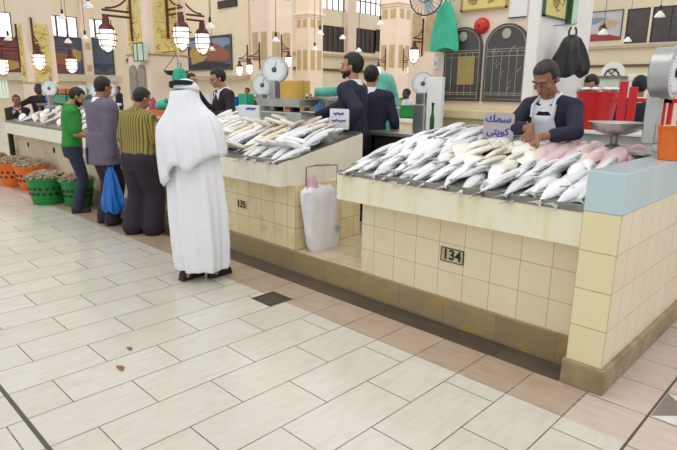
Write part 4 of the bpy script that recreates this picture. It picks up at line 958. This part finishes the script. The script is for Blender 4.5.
def squiggle(b, x0, x1, z, y, amp, r, seed):
    rn = random.Random(seed); n = 26; ph = rn.uniform(0, 6)
    b.tube([(x1 + (x0 - x1) * k / n, y, z + amp * (sin(k * 1.15 + ph) * .6 + sin(k * .5) * .4)) for k in range(n + 1)], r, 5)
t = thing('price_sign', 'white sign with two blue script lines by the tall vendor', 'sign', (-4.02, 4.12, 1.2))
p = obj('board', B().prism(rounded(-4.15, -3.88, 1.265, 1.47, .018, 4.1), (0, .008, 0)), cardw, t)
for k, (z, a, c) in enumerate(((1.42, -4.09, -3.95), (1.35, -4.12, -3.92))):
    b = B(); squiggle(b, a, c, z, 4.098, .014, .006, k); obj('lettering', b, ink, p)
obj('foot', B().box(-4.04, -4.0, 4.1, 4.16, 1.18, 1.24), dsteel, t)
t = thing('price_sign', 'white card with one blue script line beside the dial scales', 'sign', (-5.45, 4.02, 1.25))
p = obj('card', B().box(-5.64, -5.23, 4.02, 4.10, 1.23, 1.468, .006), cardw, t)
b = B(); squiggle(b, -5.48, -5.30, 1.43, 4.016, .012, .008, 4); obj('lettering', b, ink, p)
# ------------------------------------------------------------------ bags
def film_bag(b, c, w, d, h, seed, taper=.35, n=36, rot=0, pw=.75, amp=1, tb=1):
    """gathered carrier bag hanging from its top centre c"""
    rn = random.Random(seed); ph = [rn.uniform(0, 6) for _ in range(4)]; R = []
    for k in range(13):
        u = k / 12; z = c[2] - h * u
        s = taper * .25 + (1 - taper * .25) * min(1, (u * 1.25) ** pw) * (1 - .12 * tb * max(0, u - .75) * 4)
        if u > .97 and tb: s *= .75
        ring = []
        for i in range(n):
            a = 2 * pi * i / n; f = 1 + amp * .11 * sin(5 * a + ph[0] + 2 * u) + amp * .07 * sin(9 * a + ph[1] - 3 * u) + .04 * sin(15 * a + ph[2])
            x, y = w / 2 * s * f * cos(a), d / 2 * s * f * sin(a)
            ring.append((c[0] + x * cos(rot) - y * sin(rot), c[1] + x * sin(rot) + y * cos(rot), z + .02 * sin(3 * a + ph[3]) * u))
        R.append(ring)
    return b.rings(R)
def loops(b, c, w, h, r, rot=0):
    for q in (-1, 1):
        b.tube([(c[0] + q * (.012 + w * sin(a)) * cos(rot), c[1] + q * (.012 + w * sin(a)) * sin(rot) + .006 * q, c[2] - .03 + h * (1 - cos(a)) / 2) for a in [pi * k / 10 for k in range(11)]], r, 6)
    return b
hv = chain(JK['t']) @ Vector(JK['WR'])
hx, hy, hz = hv.x, hv.y - .02, hv.z - .12
t = thing('carrier_bag', 'blue plastic bag hanging from the hand of the man in the jacket', 'bag', (hx, hy, hz))
obj('bag_body', film_bag(B(), (hx, hy, hz), .27, .17, .56, 1, rot=.7, pw=.6), bluep, t, True); obj('handle', loops(B(), (hx, hy, hz), .02, .11, .008, .7), bluep, t, True)
t = thing('carrier_bag', 'teal plastic bag hanging high on the near pillar beside the wall fan', 'bag', (-3.62, 5.4, 2.1))
obj('bag_body', film_bag(B(), (-3.66, 5.38, 2.60), .36, .09, .50, 5, .6, pw=.5, amp=.35, tb=0), mat('teal_light', '#3cc39c', .35, 0, .12, 9, bump=.5), t, True); obj('handle', loops(B(), (-3.64, 5.38, 2.52), .02, .13, .008), teal, t, True)
obj('hook', B().tube([(-3.64, 5.5, 2.63), (-3.64, 5.36, 2.63), (-3.64, 5.35, 2.65)], .006, 6), black, t)
t = thing('carrier_bag', 'black plastic bag hung on the side of the near pillar', 'bag', (-2.45, 5.75, 1.9))
obj('bag_body', film_bag(B(), (-2.42, 5.8, 2.22), .36, .28, .40, 8, .7, rot=.5, pw=.5), blackfilm, t, True); obj('handle', loops(B(), (-2.42, 5.8, 2.22), .02, .10, .010, .5), blackfilm, t, True)
obj('hook', B().tube([(-2.62, 5.8, 2.32), (-2.40, 5.8, 2.32), (-2.39, 5.8, 2.34)], .007, 6), steel, t)
t = thing('carrier_bag', 'green plastic bag hung behind the head of the man in the white robe', 'bag', (-9.6, 5.5, 1.7))
obj('bag_body', film_bag(B(), (-8.55, 4.94, 1.99), .25, .2, .36, 11, .9, rot=.8, pw=.3), teal, t, True); obj('handle', loops(B(), (-8.55, 4.94, 2.03), .015, .07, .008, .8), teal, t, True)
obj('hanging_cord', B().cone((-8.55, 4.94, 2.06), (-8.55, 4.94, 6.0), .004, n=6), white, t)
PZD = -.12
t = thing('hanging_pan', 'dark hanging balance pan by the gold panelled pillar', 'scale', (-10.3, 6.0, 2.0))
obj('pan', B().lathe((-10.25, 5.85, 1.88), [(.05, 0), (.18, .03), (.24, .1), (.25, .11), (.235, .11), (.17, .045), (.05, .015)], 24), black, t, True)
b = B()
for a in (0, 2.1, 4.2): b.cone((-10.25 + .24 * cos(a), 5.85 + .24 * sin(a), 1.98), (-10.25, 5.85, 2.3), .008, n=6)
b.tube([(-10.25, 5.85, 2.3), (-10.25, 5.85, 2.36), (-10.7, 5.85, 2.36)], .012, 6); obj('chain', b, dsteel, t)
# big white sack leaning on stall 135
t = thing('white_sack', 'large white plastic sack leaning against the second stall', 'bag', (-3.66, 3.55, .18))
R = []; n = 40
for k in range(15):
    u = k / 14; z = .18 + .60 * u; s = (.82 + .18 * min(1, u * 6) ** .6) * (1 - .02 * u) * (.72 if k == 14 else 1)
    ring = []
    for i in range(n):
        a = 2 * pi * i / n; f = 1 + .035 * sin(4 * a + 5 * u) + .03 * sin(9 * a - 7 * u) + .02 * sin(17 * u + 3 * a)
        sq = (abs(cos(a)) ** 3 + abs(sin(a)) ** 3) ** (-1 / 3)
        ring.append((-3.665 + .075 * s * f * sq * cos(a) - .05 * (1 - u) * 0 - .035 * u, 3.555 + .20 * s * f * sq * sin(a) - .045 * u, z + .012 * sin(5 * a) * u))
    R.append(ring)
obj('sack', B().rings(R), mat('sack_film', '#eceaf2', .35, 0, .05, 10, bump=.5), t, True)
obj('printed_mark', B().lathe((-3.583, 3.66, .37), [(.035, 0), (.035, .004), (.02, .004)], 18, (1, 0, 0)), mat('print_blue', '#a9b4cc', .5), t)
obj('pink_lining', B().rings([[(-3.70 + .045 * s * cos(a) * (1 + .1 * sin(5 * a)), 3.44 + .07 * s * sin(a), z) for a in [2 * pi * i / 20 for i in range(20)]] for s, z in ((.9, .78), (.8, .82), (.5, .87), (.2, .89))]), mat('pink_film', '#dfb3c4', .4, 0, .1), t, True)
t = thing('wire_carrier', 'thin wire carrier frame over the top of the white sack', 'carrier', (-3.66, 3.5, .8))
obj('wire', B().tube([(-3.70, 3.36, .80), (-3.70, 3.36, .97), (-3.66, 3.45, .985), (-3.64, 3.70, .97), (-3.64, 3.70, .78)], .006, 6), mat('wire_brown', '#6b5660', .5), t)
obj('grip', B().cone((-3.662, 3.45, .985), (-3.65, 3.6, .978), .011), mat('grip_pink', '#b88fa2', .5), t)
# ------------------------------------------------------------------ baskets of shellfish
shell = mat('shellfish', '#b3a083', .6, 0, 0, 25, col2='#6e5a44')
def basket(x, y, r, h, m, lab):
    t = thing('plastic_basket', lab, 'basket', (x, y, 0))
    prof = [(r * .74, 0), (r * .76, .01), (r * .98, h - .03), (r * 1.04, h - .03), (r * 1.05, h), (r * .97, h), (r * .72, .02), (.01, .018)]
    b = B().lathe((x, y, 0), prof, 32); nb = len(b.bm.faces)
    for j in range(2):
        for k in range(18):
            a = 2 * pi * (k + .5 * j) / 18; z = h * (.42 + .2 * j); rr = r * (.76 + .22 * z / h)
            b.box(-.022, .022, -.006, .006, -.02, .02, m=Matrix.Translation((x + rr * sin(a), y - rr * cos(a), z)) @ Matrix.Rotation(a, 4, 'Z'))
    b.bm.faces.ensure_lookup_table()
    for f in b.bm.faces[nb:]: f.material_index = 1
    obj('tub', b, [m, black], t, True)
    rn = random.Random(int(x * 100)); b = B()
    R = [[(x + r * .95 * s * cos(a), y + r * .95 * s * sin(a), z) for a in [2 * pi * i / 24 for i in range(24)]] for s, z in ((.9, h * .6), (1, h - .02), (.7, h + .05), (.35, h + .08), (.02, h + .09))]
    b.rings(R)
    for k in range(150):
        q = math.sqrt(rn.random()) * r * 1.0; a = rn.uniform(0, 2 * pi); z = h + .09 * (1 - (q / r) ** 2)
        b.ell((x + q * cos(a), y + q * sin(a), z), (rn.uniform(.022, .04), rn.uniform(.018, .03), rn.uniform(.010, .02)), Euler((rn.uniform(-.6, .6), rn.uniform(-.6, .6), rn.uniform(0, 3))).to_matrix(), 8, 5)
    o = obj('shellfish_heap', b, shell, None, True, loc=(x, y, h * .6)); tag(o, 'brown shellfish heaped in the ' + lab.split(' heaped')[0], 'shellfish', None, 'stuff')
basket(-8.60, 2.72, .275, .385, greenp, 'green plastic basket nearest the man in the green shirt heaped with shellfish')
basket(-8.16, 2.98, .23, .37, greenp, 'green plastic basket second from the front, partly hidden by the nearest green one')
basket(-10.6, 2.88, .32, .40, orangep, 'orange plastic basket in the middle of the row at the far left')
basket(-11.85, 2.72, .36, .40, orangep, 'orange plastic basket cut by the left edge of the photo')
basket(-9.96, 2.95, .27, .40, orangep, 'orange plastic basket behind the green one, closest to the stall')
# ------------------------------------------------------------------ right background
t = bucket('red_tub', 'large red plastic tub behind the vendor in the white apron', 'tub', -2.16, 5.95, 1.30, .155, .20, .36, redp, False, .012)
b = B(); rn = random.Random(2)
for k in range(9):
    a = 2 * pi * k / 9; b.ell((-2.16 + .15 * cos(a), 5.95 + .15 * sin(a), 1.695), (.06, .045, .022), Euler((0, 0, a)).to_matrix(), 10, 6)
tag(obj('white_packing', b, white, loc=(-2.16, 5.95, 1.68), smooth=True), 'white crumpled packing lying in the mouth of the red tub', 'packing', None, 'stuff')
t = thing('back_counter', 'low grey back counter under the red tub and red frame', 'counter', (-1.7, 6.0, .178))
obj('counter_body', B().box(-2.55, -.55, 5.75, 6.25, .178, 1.26, .01), mat('counter_grey', '#b9bfc6', .5), t); obj('counter_top', B().box(-2.58, -.52, 5.7, 6.3, 1.26, 1.298, .008), white, t)
def red_frame(lab, x0, x1, y, h):
    t = thing('red_crate', lab, 'crate', ((x0 + x1) / 2, y, 1.298)); n = 2; w = (x1 - x0) / n
    for k in range(n): obj('slat', B().box(x0 + w * k + .006, x0 + w * (k + 1) - .006, y - .014, y, 1.298, 1.298 + h - (.05 if k == 1 else 0), .003), redp, t)
    obj('rail', B().box(x0 - .14, x1 + .30, y, y + .02, 1.575, 1.615, .004).box(x0, x1, y, y + .02, 1.34, 1.39, .004), redp, t)
    for x in (x0 - .13, x1 + .28): obj('stile', B().box(x - .02, x + .02, y + .02, y + .06, 1.298, 1.64, .004), redp, t)
red_frame('red slatted plastic crate standing beside the red tub', -1.93, -1.75, 5.85, .47)
red_frame('red slatted plastic crate at the right edge behind the drum scale', -1.40, -1.22, 5.85, .46)
# pale display cases and the round sign along the far wall
t = thing('display_case', 'pale green glass display case behind the red tub', 'display case', (-5.6, 14.5, 0))
obj('plinth', B().box(-6.6, -4.7, 14.2, 15.0, 0, 1.1), white, t); obj('glass_box', B().box(-6.58, -4.72, 14.22, 14.98, 1.1, 2.0), mat('pale_glass', '#cfdcd4', .2, 0, .05), t); obj('top_rail', B().box(-6.62, -4.68, 14.18, 15.02, 2.0, 2.07), dsteel, t)
t = thing('freezer', 'white chest freezer beside the glass display case', 'freezer', (-3.6, 14.5, 0))
obj('body', B().box(-4.5, -2.4, 14.2, 15.0, 0, 1.95, .04), white, t); obj('lid', B().box(-4.52, -2.38, 14.18, 15.02, 1.95, 2.1, .03), white, t); obj('handle', B().box(-3.6, -3.3, 14.14, 14.18, 1.97, 2.0), dsteel, t)
t = thing('round_sign', 'round white sign with black strokes above the display case', 'sign', (-6.85, 20, 1.9))
obj('disc', B().lathe((-6.85, 20, 2.3), [(.38, 0), (.38, .05), (.36, .06)], 32, (0, -1, 0)), white, t)
b = B(); b.tube([(-7.1, 19.93, 2.25), (-7.0, 19.93, 2.42), (-6.88, 19.93, 2.28), (-6.8, 19.93, 2.42), (-6.68, 19.93, 2.35), (-6.62, 19.93, 2.22)], .028, 6); b.tube([(-7.05, 19.93, 2.38), (-6.9, 19.93, 2.46), (-6.72, 19.93, 2.44)], .022, 6); b.tube([(-6.95, 19.93, 2.18), (-6.78, 19.93, 2.26)], .022, 6)
obj('strokes', b, black, t); obj('post', B().cone((-6.85, 20.03, 0), (-6.85, 20.03, 2.3), .04), dsteel, t)
# ------------------------------------------------------------------ table, partition and scale between the stalls
t = thing('steel_table', 'steel work table with a shiny top left of the heaped fish', 'table', (-3.75, 4.95, .178))
obj('table_top', B().box(-4.2, -3.05, 4.72, 5.22, 1.17, 1.215, .01), steel, t); obj('apron_panel', B().box(-4.15, -3.1, 4.76, 4.79, .55, 1.17), mat('table_dark', '#3a3436', .4, .4), t)
for x in (-4.12, -3.13):
    for y in (4.78, 5.16): obj('leg', B().box(x - .02, x + .02, y - .02, y + .02, .178, 1.17), dsteel, t)
tag(obj('white_partition', B().box(-3.585, -3.40, 5.0, 5.06, 1.215, 1.80, .006), white, loc=(-3.5, 5.03, 1.2)), 'white upright board standing on the steel table', 'board')
dial_scale('grey round scale half hidden behind the white upright board', -3.73, 5.12, 1.215, 1.735, .12, .07, .5, body=(.08, .06, .30), colw=.06)
t = thing('green_bottle', 'slim dark green bottle standing on the steel table', 'bottle', (-3.36, 4.8, 1.215))
obj('glass', B().lathe((-3.36, 4.80, 1.215), [(.022, 0), (.024, .01), (.024, .17), (.012, .22), (.011, .29), (.014, .295)], 18), mat('bottle_green', '#0f5a2c', .2), t, True)
obj('bottle_cap', B().lathe((-3.36, 4.80, 1.51), [(.014, 0), (.014, .03), (.004, .032)], 14), black, t)
# wall fan on the near pillar
t = thing('wall_fan', 'round wall fan with a wire guard high on the near pillar', 'fan', (-3.85, 5.3, 2.6))
c = Vector((-3.80, 5.2, 2.64)); ax = Vector((.25, -.97, 0)); s_ = ax.cross(Vector((0, 0, 1))); u_ = Vector((0, 0, 1)); b = B()
b.tube([c + (s_ * cos(a) + u_ * sin(a)) * .185 for a in [2 * pi * k / 36 for k in range(36)]], .007, 6, True)
b.tube([c + ax * .05 + (s_ * cos(a) + u_ * sin(a)) * .06 for a in [2 * pi * k / 20 for k in range(20)]], .004, 6, True)
for k in range(24):
    a = 2 * pi * k / 24; e = s_ * cos(a) + u_ * sin(a); b.tube([c + e * .185, c + e * .12 + ax * .045, c + e * .05 + ax * .05], .0025, 4)
obj('guard', b, black, t)
for k in range(3):
    a = 2 * pi * k / 3 + .3; e = s_ * cos(a) + u_ * sin(a); e2 = -s_ * sin(a) + u_ * cos(a)
    obj('blade', B().prism([c - ax * .01 + e * .03, c + e * .09 - e2 * .05 + ax * .015, c + e * .165 - e2 * .03 + ax * .015, c + e * .165 + e2 * .04 - ax * .015, c + e * .06 + e2 * .03 - ax * .01], ax * .004), mat('blade_blue', '#bfe0ee', .3), t)
obj('motor', B().lathe(c, [(.04, -.12), (.05, -.1), (.05, -.03), (.03, .01), (.01, .015)], 18, ax), white, t, True)
obj('wall_arm', B().tube([c - ax * .1, (-3.80, 5.36, 2.52), (-3.80, 5.5, 2.50)], .018, 8), white, t)
# ------------------------------------------------------------------ behind the tall vendor and along the back
t = thing('plastic_bundle', 'teal plastic wrapped bundle behind the back-turned man', 'bundle', (-4.7, 6.0, 1.2))
R = [[(-5.34 + .27 * s * cos(a) * (1 + .08 * sin(4 * a + z * 9)), 6.35 + .22 * s * sin(a) * (1 + .08 * sin(5 * a)), z) for a in [2 * pi * i / 30 for i in range(30)]] for s, z in ((.6, 1.045), (.9, 1.1), (1, 1.3), (.95, 1.55), (.8, 1.75), (.5, 1.88), (.1, 1.92))]
obj('wrap', B().rings(R), mat('teal_tarp', '#5fc3b4', .35, 0, .2, 8, bump=.6), t, True); obj('tie', B().tube([(-5.34 + .28 * cos(a), 6.35 + .23 * sin(a), 1.42) for a in [2 * pi * k / 24 for k in range(24)]], .008, 6, True), white, t)
tag(obj('tarp_roll', B().cone((-6.6, 6.2, 1.62), (-5.9, 6.6, 1.66), .075, n=20), MC['teal_tarp'], smooth=True, loc=(-6.25, 6.4, 1.5)), 'rolled teal tarp lying behind the tall vendor', 'roll')
t = thing('back_counter', 'long back counter with white tiles between the tall vendor and the dial scales', 'counter', (-6.4, 6.3, .178))
obj('counter_body', B().box(-8.6, -4.25, 6.05, 6.75, .178, 1.0), m_base, t); obj('counter_top', B().box(-8.65, -4.2, 6.0, 6.8, 1.0, 1.04, .01), steel, t)
obj('shelf', B().box(-7.3, -5.7, 6.45, 6.75, 1.5, 1.54), steel, t)
for x in (-7.25, -5.75): obj('shelf_bracket', B().box(x - .02, x + .02, 6.55, 6.75, 1.04, 1.5), dsteel, t)
t = thing('carrier_bag', 'bright blue plastic bag on the back counter left of the tall vendor', 'bag', (-6.0, 6.25, 1.04))
obj('bag_body', film_bag(B(), (-6.55, 6.25, 1.46), .26, .2, .42, 21, .5), bluep, t, True); obj('handle', loops(B(), (-6.55, 6.25, 1.46), .02, .08, .008), bluep, t, True)
yb = mat('carton_yellow', '#e0b558', .6, 0, .08)
t = thing('carton', 'yellow carton on the back counter right of the dial scales', 'box', (-7.3, 6.3, 1.04))
obj('box', B().box(-7.45, -7.0, 6.15, 6.45, 1.04, 1.80, .006), yb, t); obj('tape', B().box(-7.452, -6.998, 6.28, 6.32, 1.04, 1.803), mat('tape', '#c9a05a', .3), t); obj('label', B().box(-7.3, -7.12, 6.145, 6.15, 1.3, 1.5), mat('label_red', '#b4452c', .5), t)
def bottle(x, y, z, h, m, lab, capm):
    t = thing('sauce_bottle', lab, 'bottle', (x, y, z), group='bottles on the back counter')
    obj('bottle_body', B().lathe((x, y, z), [(.04, 0), (.045, .01), (.045, h * .6), (.018, h * .78), (.016, h * .94)], 16), m, t, True); obj('bottle_cap', B().lathe((x, y, z + h * .93), [(.02, 0), (.02, h * .07), (.004, h * .075)], 12), capm, t)
    obj('bottle_label', B().lathe((x, y, z + h * .2), [(.0458, 0), (.0458, h * .3)], 16, cap=False), cardw, t)
bd = mat('bottle_dark', '#3a2218', .25); by = mat('bottle_yellow', '#d8a52c', .3)
for k, (x, h, m, q) in enumerate(((-8.25, .52, bd, 'dark bottle, leftmost'), (-8.05, .46, by, 'yellow bottle, second from left'), (-7.85, .5, bd, 'dark bottle, third from left'), (-7.65, .42, by, 'yellow bottle beside the carton'), (-6.86, .55, bd, 'dark bottle right of the yellow carton'))):
    bottle(x, 6.25, 1.04, h, m, q + ' on the back counter by the dial scales', redp if m is by else white)
# left stall goods and scales
for x, y, zc, r, lab in ((-9.55, 4.15, 1.62, .13, 'white dial scale left of the striped man, the right one of two'), (-10.05, 4.15, 1.60, .12, 'white dial scale between the jacket man and the striped man'), (-11.9, 4.0, 1.62, .15, 'white dial scale on the far left stall left of the green shirted man'), (-10.85, 4.2, 1.58, .11, 'white dial scale between the green shirted man and the jacket man')):
    dial_scale(lab, x, y, 1.19, zc, r, .08, .75, body=(.1, .1, .10))
def crate(name, lab, x0, x1, y0, y1, z, h, m):
    t = thing(name, lab, 'crate', ((x0 + x1) / 2, (y0 + y1) / 2, z))
    b = B().box(x0, x1, y0, y1, z, z + .02)
    for q in ((x0, x1, y0, y0 + .012), (x0, x1, y1 - .012, y1), (x0, x0 + .012, y0, y1), (x1 - .012, x1, y0, y1)): b.box(q[0], q[1], q[2], q[3], z, z + h)
    obj('tray', b, m, t); obj('rim', B().box(x0 - .012, x1 + .012, y0 - .012, y0, z + h - .03, z + h).box(x0 - .012, x1 + .012, y1, y1 + .012, z + h - .03, z + h), m, t); return t
crate('plastic_crate', 'orange plastic crate between the striped man and the white robe', -7.72, -7.15, 3.98, 4.22, 1.18, .17, orangep)
t = thing('vegetable_bag', 'green plastic bag lying on the orange crate behind the striped man', 'bag', (-7.5, 4.1, 1.3))
obj('bag_body', B().ell((-7.6, 4.1, 1.40), (.16, .11, .09)), teal, t, True); obj('knot', B().ell((-7.48, 4.08, 1.48), (.03, .03, .04)), teal, t, True)
tag(obj('pink_bag', film_bag(B(), (-7.9, 4.1, 1.52), .2, .15, .3, 31, .6), mat('pink_bag', '#c0486a', .4, 0, .15, bump=.5), smooth=True, loc=(-7.9, 4.1, 1.2)), 'small pink plastic bag left of the orange crate behind the striped man', 'bag')
t = thing('carrier_bag', 'blue plastic bag on the small dark table at the far left', 'bag', (-13.0, 4.4, 1.2))
obj('bag_body', film_bag(B(), (-13.1, 4.45, 1.80), .34, .25, .5, 41, .5), mat('blue_bag', '#3f74cf', .35, 0, .15, 14, bump=.6), t, True); obj('handle', loops(B(), (-13.1, 4.45, 1.80), .02, .1, .01), MC['blue_bag'], t, True)
crate('plastic_crate', 'orange tray on top of the teal tray at the far left stall', -12.6, -11.9, 4.3, 4.7, 1.5, .12, orangep)
crate('plastic_crate', 'teal tray under the orange tray at the far left stall', -12.6, -11.9, 4.3, 4.7, 1.30, .2, teal)
t = thing('side_table', 'small dark table under the stacked trays at the far left', 'table', (-12.25, 4.5, .178))
obj('table_top', B().box(-13.4, -11.8, 4.2, 4.75, 1.26, 1.3), dsteel, t)
for x in (-13.35, -11.85):
    for y in (4.25, 4.7): obj('leg', B().box(x - .02, x + .02, y - .02, y + .02, .178, 1.26), dsteel, t)
# arches and notice box on pillar B
for k, y in enumerate((5.66, 6.04)):
    tt = thing('arched_panel', 'small grey arched panel on the gold panelled pillar, %s one' % ('left', 'right')[k], 'panel', (-11.3 + k * .36, 5.5, 1.4))
    cx = -11.36 + k * .38; b = B().prism([(cx - .16, 5.5, 1.4), (cx + .16, 5.5, 1.4)] + [(cx + .16 * cos(a), 5.5, 1.95 + .16 * sin(a)) for a in [pi * j / 12 for j in range(13)]], (0, -.03, 0))
    obj('slate', b, mat('arch_pale', '#a59a90', .5, 0, .15, 10), tt); obj('drawn_lines', B().box(cx - .1, cx - .09, 5.465, 5.47, 1.45, 1.95).box(cx + .09, cx + .1, 5.465, 5.47, 1.45, 1.95), m_line, tt)
t = thing('notice_box', 'pale green glass notice box on the corner of the gold panelled pillar', 'sign', (-10.7, 5.45, 2.2))
obj('pane', B().box(-11.0, -10.62, 5.36, 5.46, 2.18, 2.5), mat('notice_pane', '#d5ece0', .3), t)
b = B()
for q in ((-11.02, -10.6, 2.16, 2.18), (-11.02, -10.6, 2.5, 2.52), (-11.02, -11.0, 2.18, 2.5), (-10.62, -10.6, 2.18, 2.5), (-10.86, -10.84, 2.18, 2.5)): b.box(q[0], q[1], 5.35, 5.36, q[2], q[3])
obj('frame', b, MC['dark_green'], t)
# far aisle stalls seen between the pillars
def far_stall(x0, x1, y, m, lab, seed):
    t = thing('market_counter', lab, 'counter', ((x0 + x1) / 2, y, 0))
    obj('counter_body', B().box(x0, x1, y, y + 1.0, 0, 1.0, .02), m, t); obj('counter_top', B().box(x0 - .06, x1 + .06, y - .06, y + 1.06, 1.0, 1.08, .01), white, t)
    rn = random.Random(seed); cols = [yb, orangep, teal, bluep, redp, cardw, greenp, dsteel]; names = ['yellow', 'orange', 'teal', 'blue', 'red', 'white', 'green', 'grey']
    n = int((x1 - x0) / .75)
    for k in range(n):
        j = rn.randrange(8); xx = x0 + (k + .15) * (x1 - x0) / n; h = rn.uniform(.15, .42)
        c = crate('produce_crate', '%s crate, %s from the left on the %s' % (names[j], ORD[k], lab.split(' far')[0]), xx, xx + .5, y + .2, y + .7, 1.08, h, cols[j])
far_stall(-12.5, -7.2, 9.6, m_base, 'cream market counter of crates far behind the tall vendor', 1)
far_stall(-19.5, -13.5, 11.5, white, 'white market counter of crates far behind the dial scales', 2)
far_stall(-27, -20, 20.5, m_plain, 'plain cream counter of crates far beyond the tan pillars', 3)
far_stall(-18, -12, 21.5, white, 'white enamel counter of crates far beyond the tall vendor', 4)
far_stall(-27, -21, 8.5, m_plain, 'cream plaster counter of crates far left beyond the white pillar', 5)
for k, (x, y) in enumerate(((-15.5, 13.2), (-17.6, 13.0), (-24.5, 22.4), (-14.8, 23.2), (-22.5, 10.2))):
    person('person in dark clothes standing behind the %s far counter' % ('white', 'white dial-scale side', 'cream', 'white enamel', 'cream plaster')[k], (x, y, 0), pi + .4 * (k % 3 - 1), 1.7, head=(0, .2, 0), skin=skin_a, hair=m_hair, vox=.024, eyes=False, garments=(trousers(plum), shirt((blackcloth, navy, m_jacket, whitecloth, navy)[k], .95, .024)))
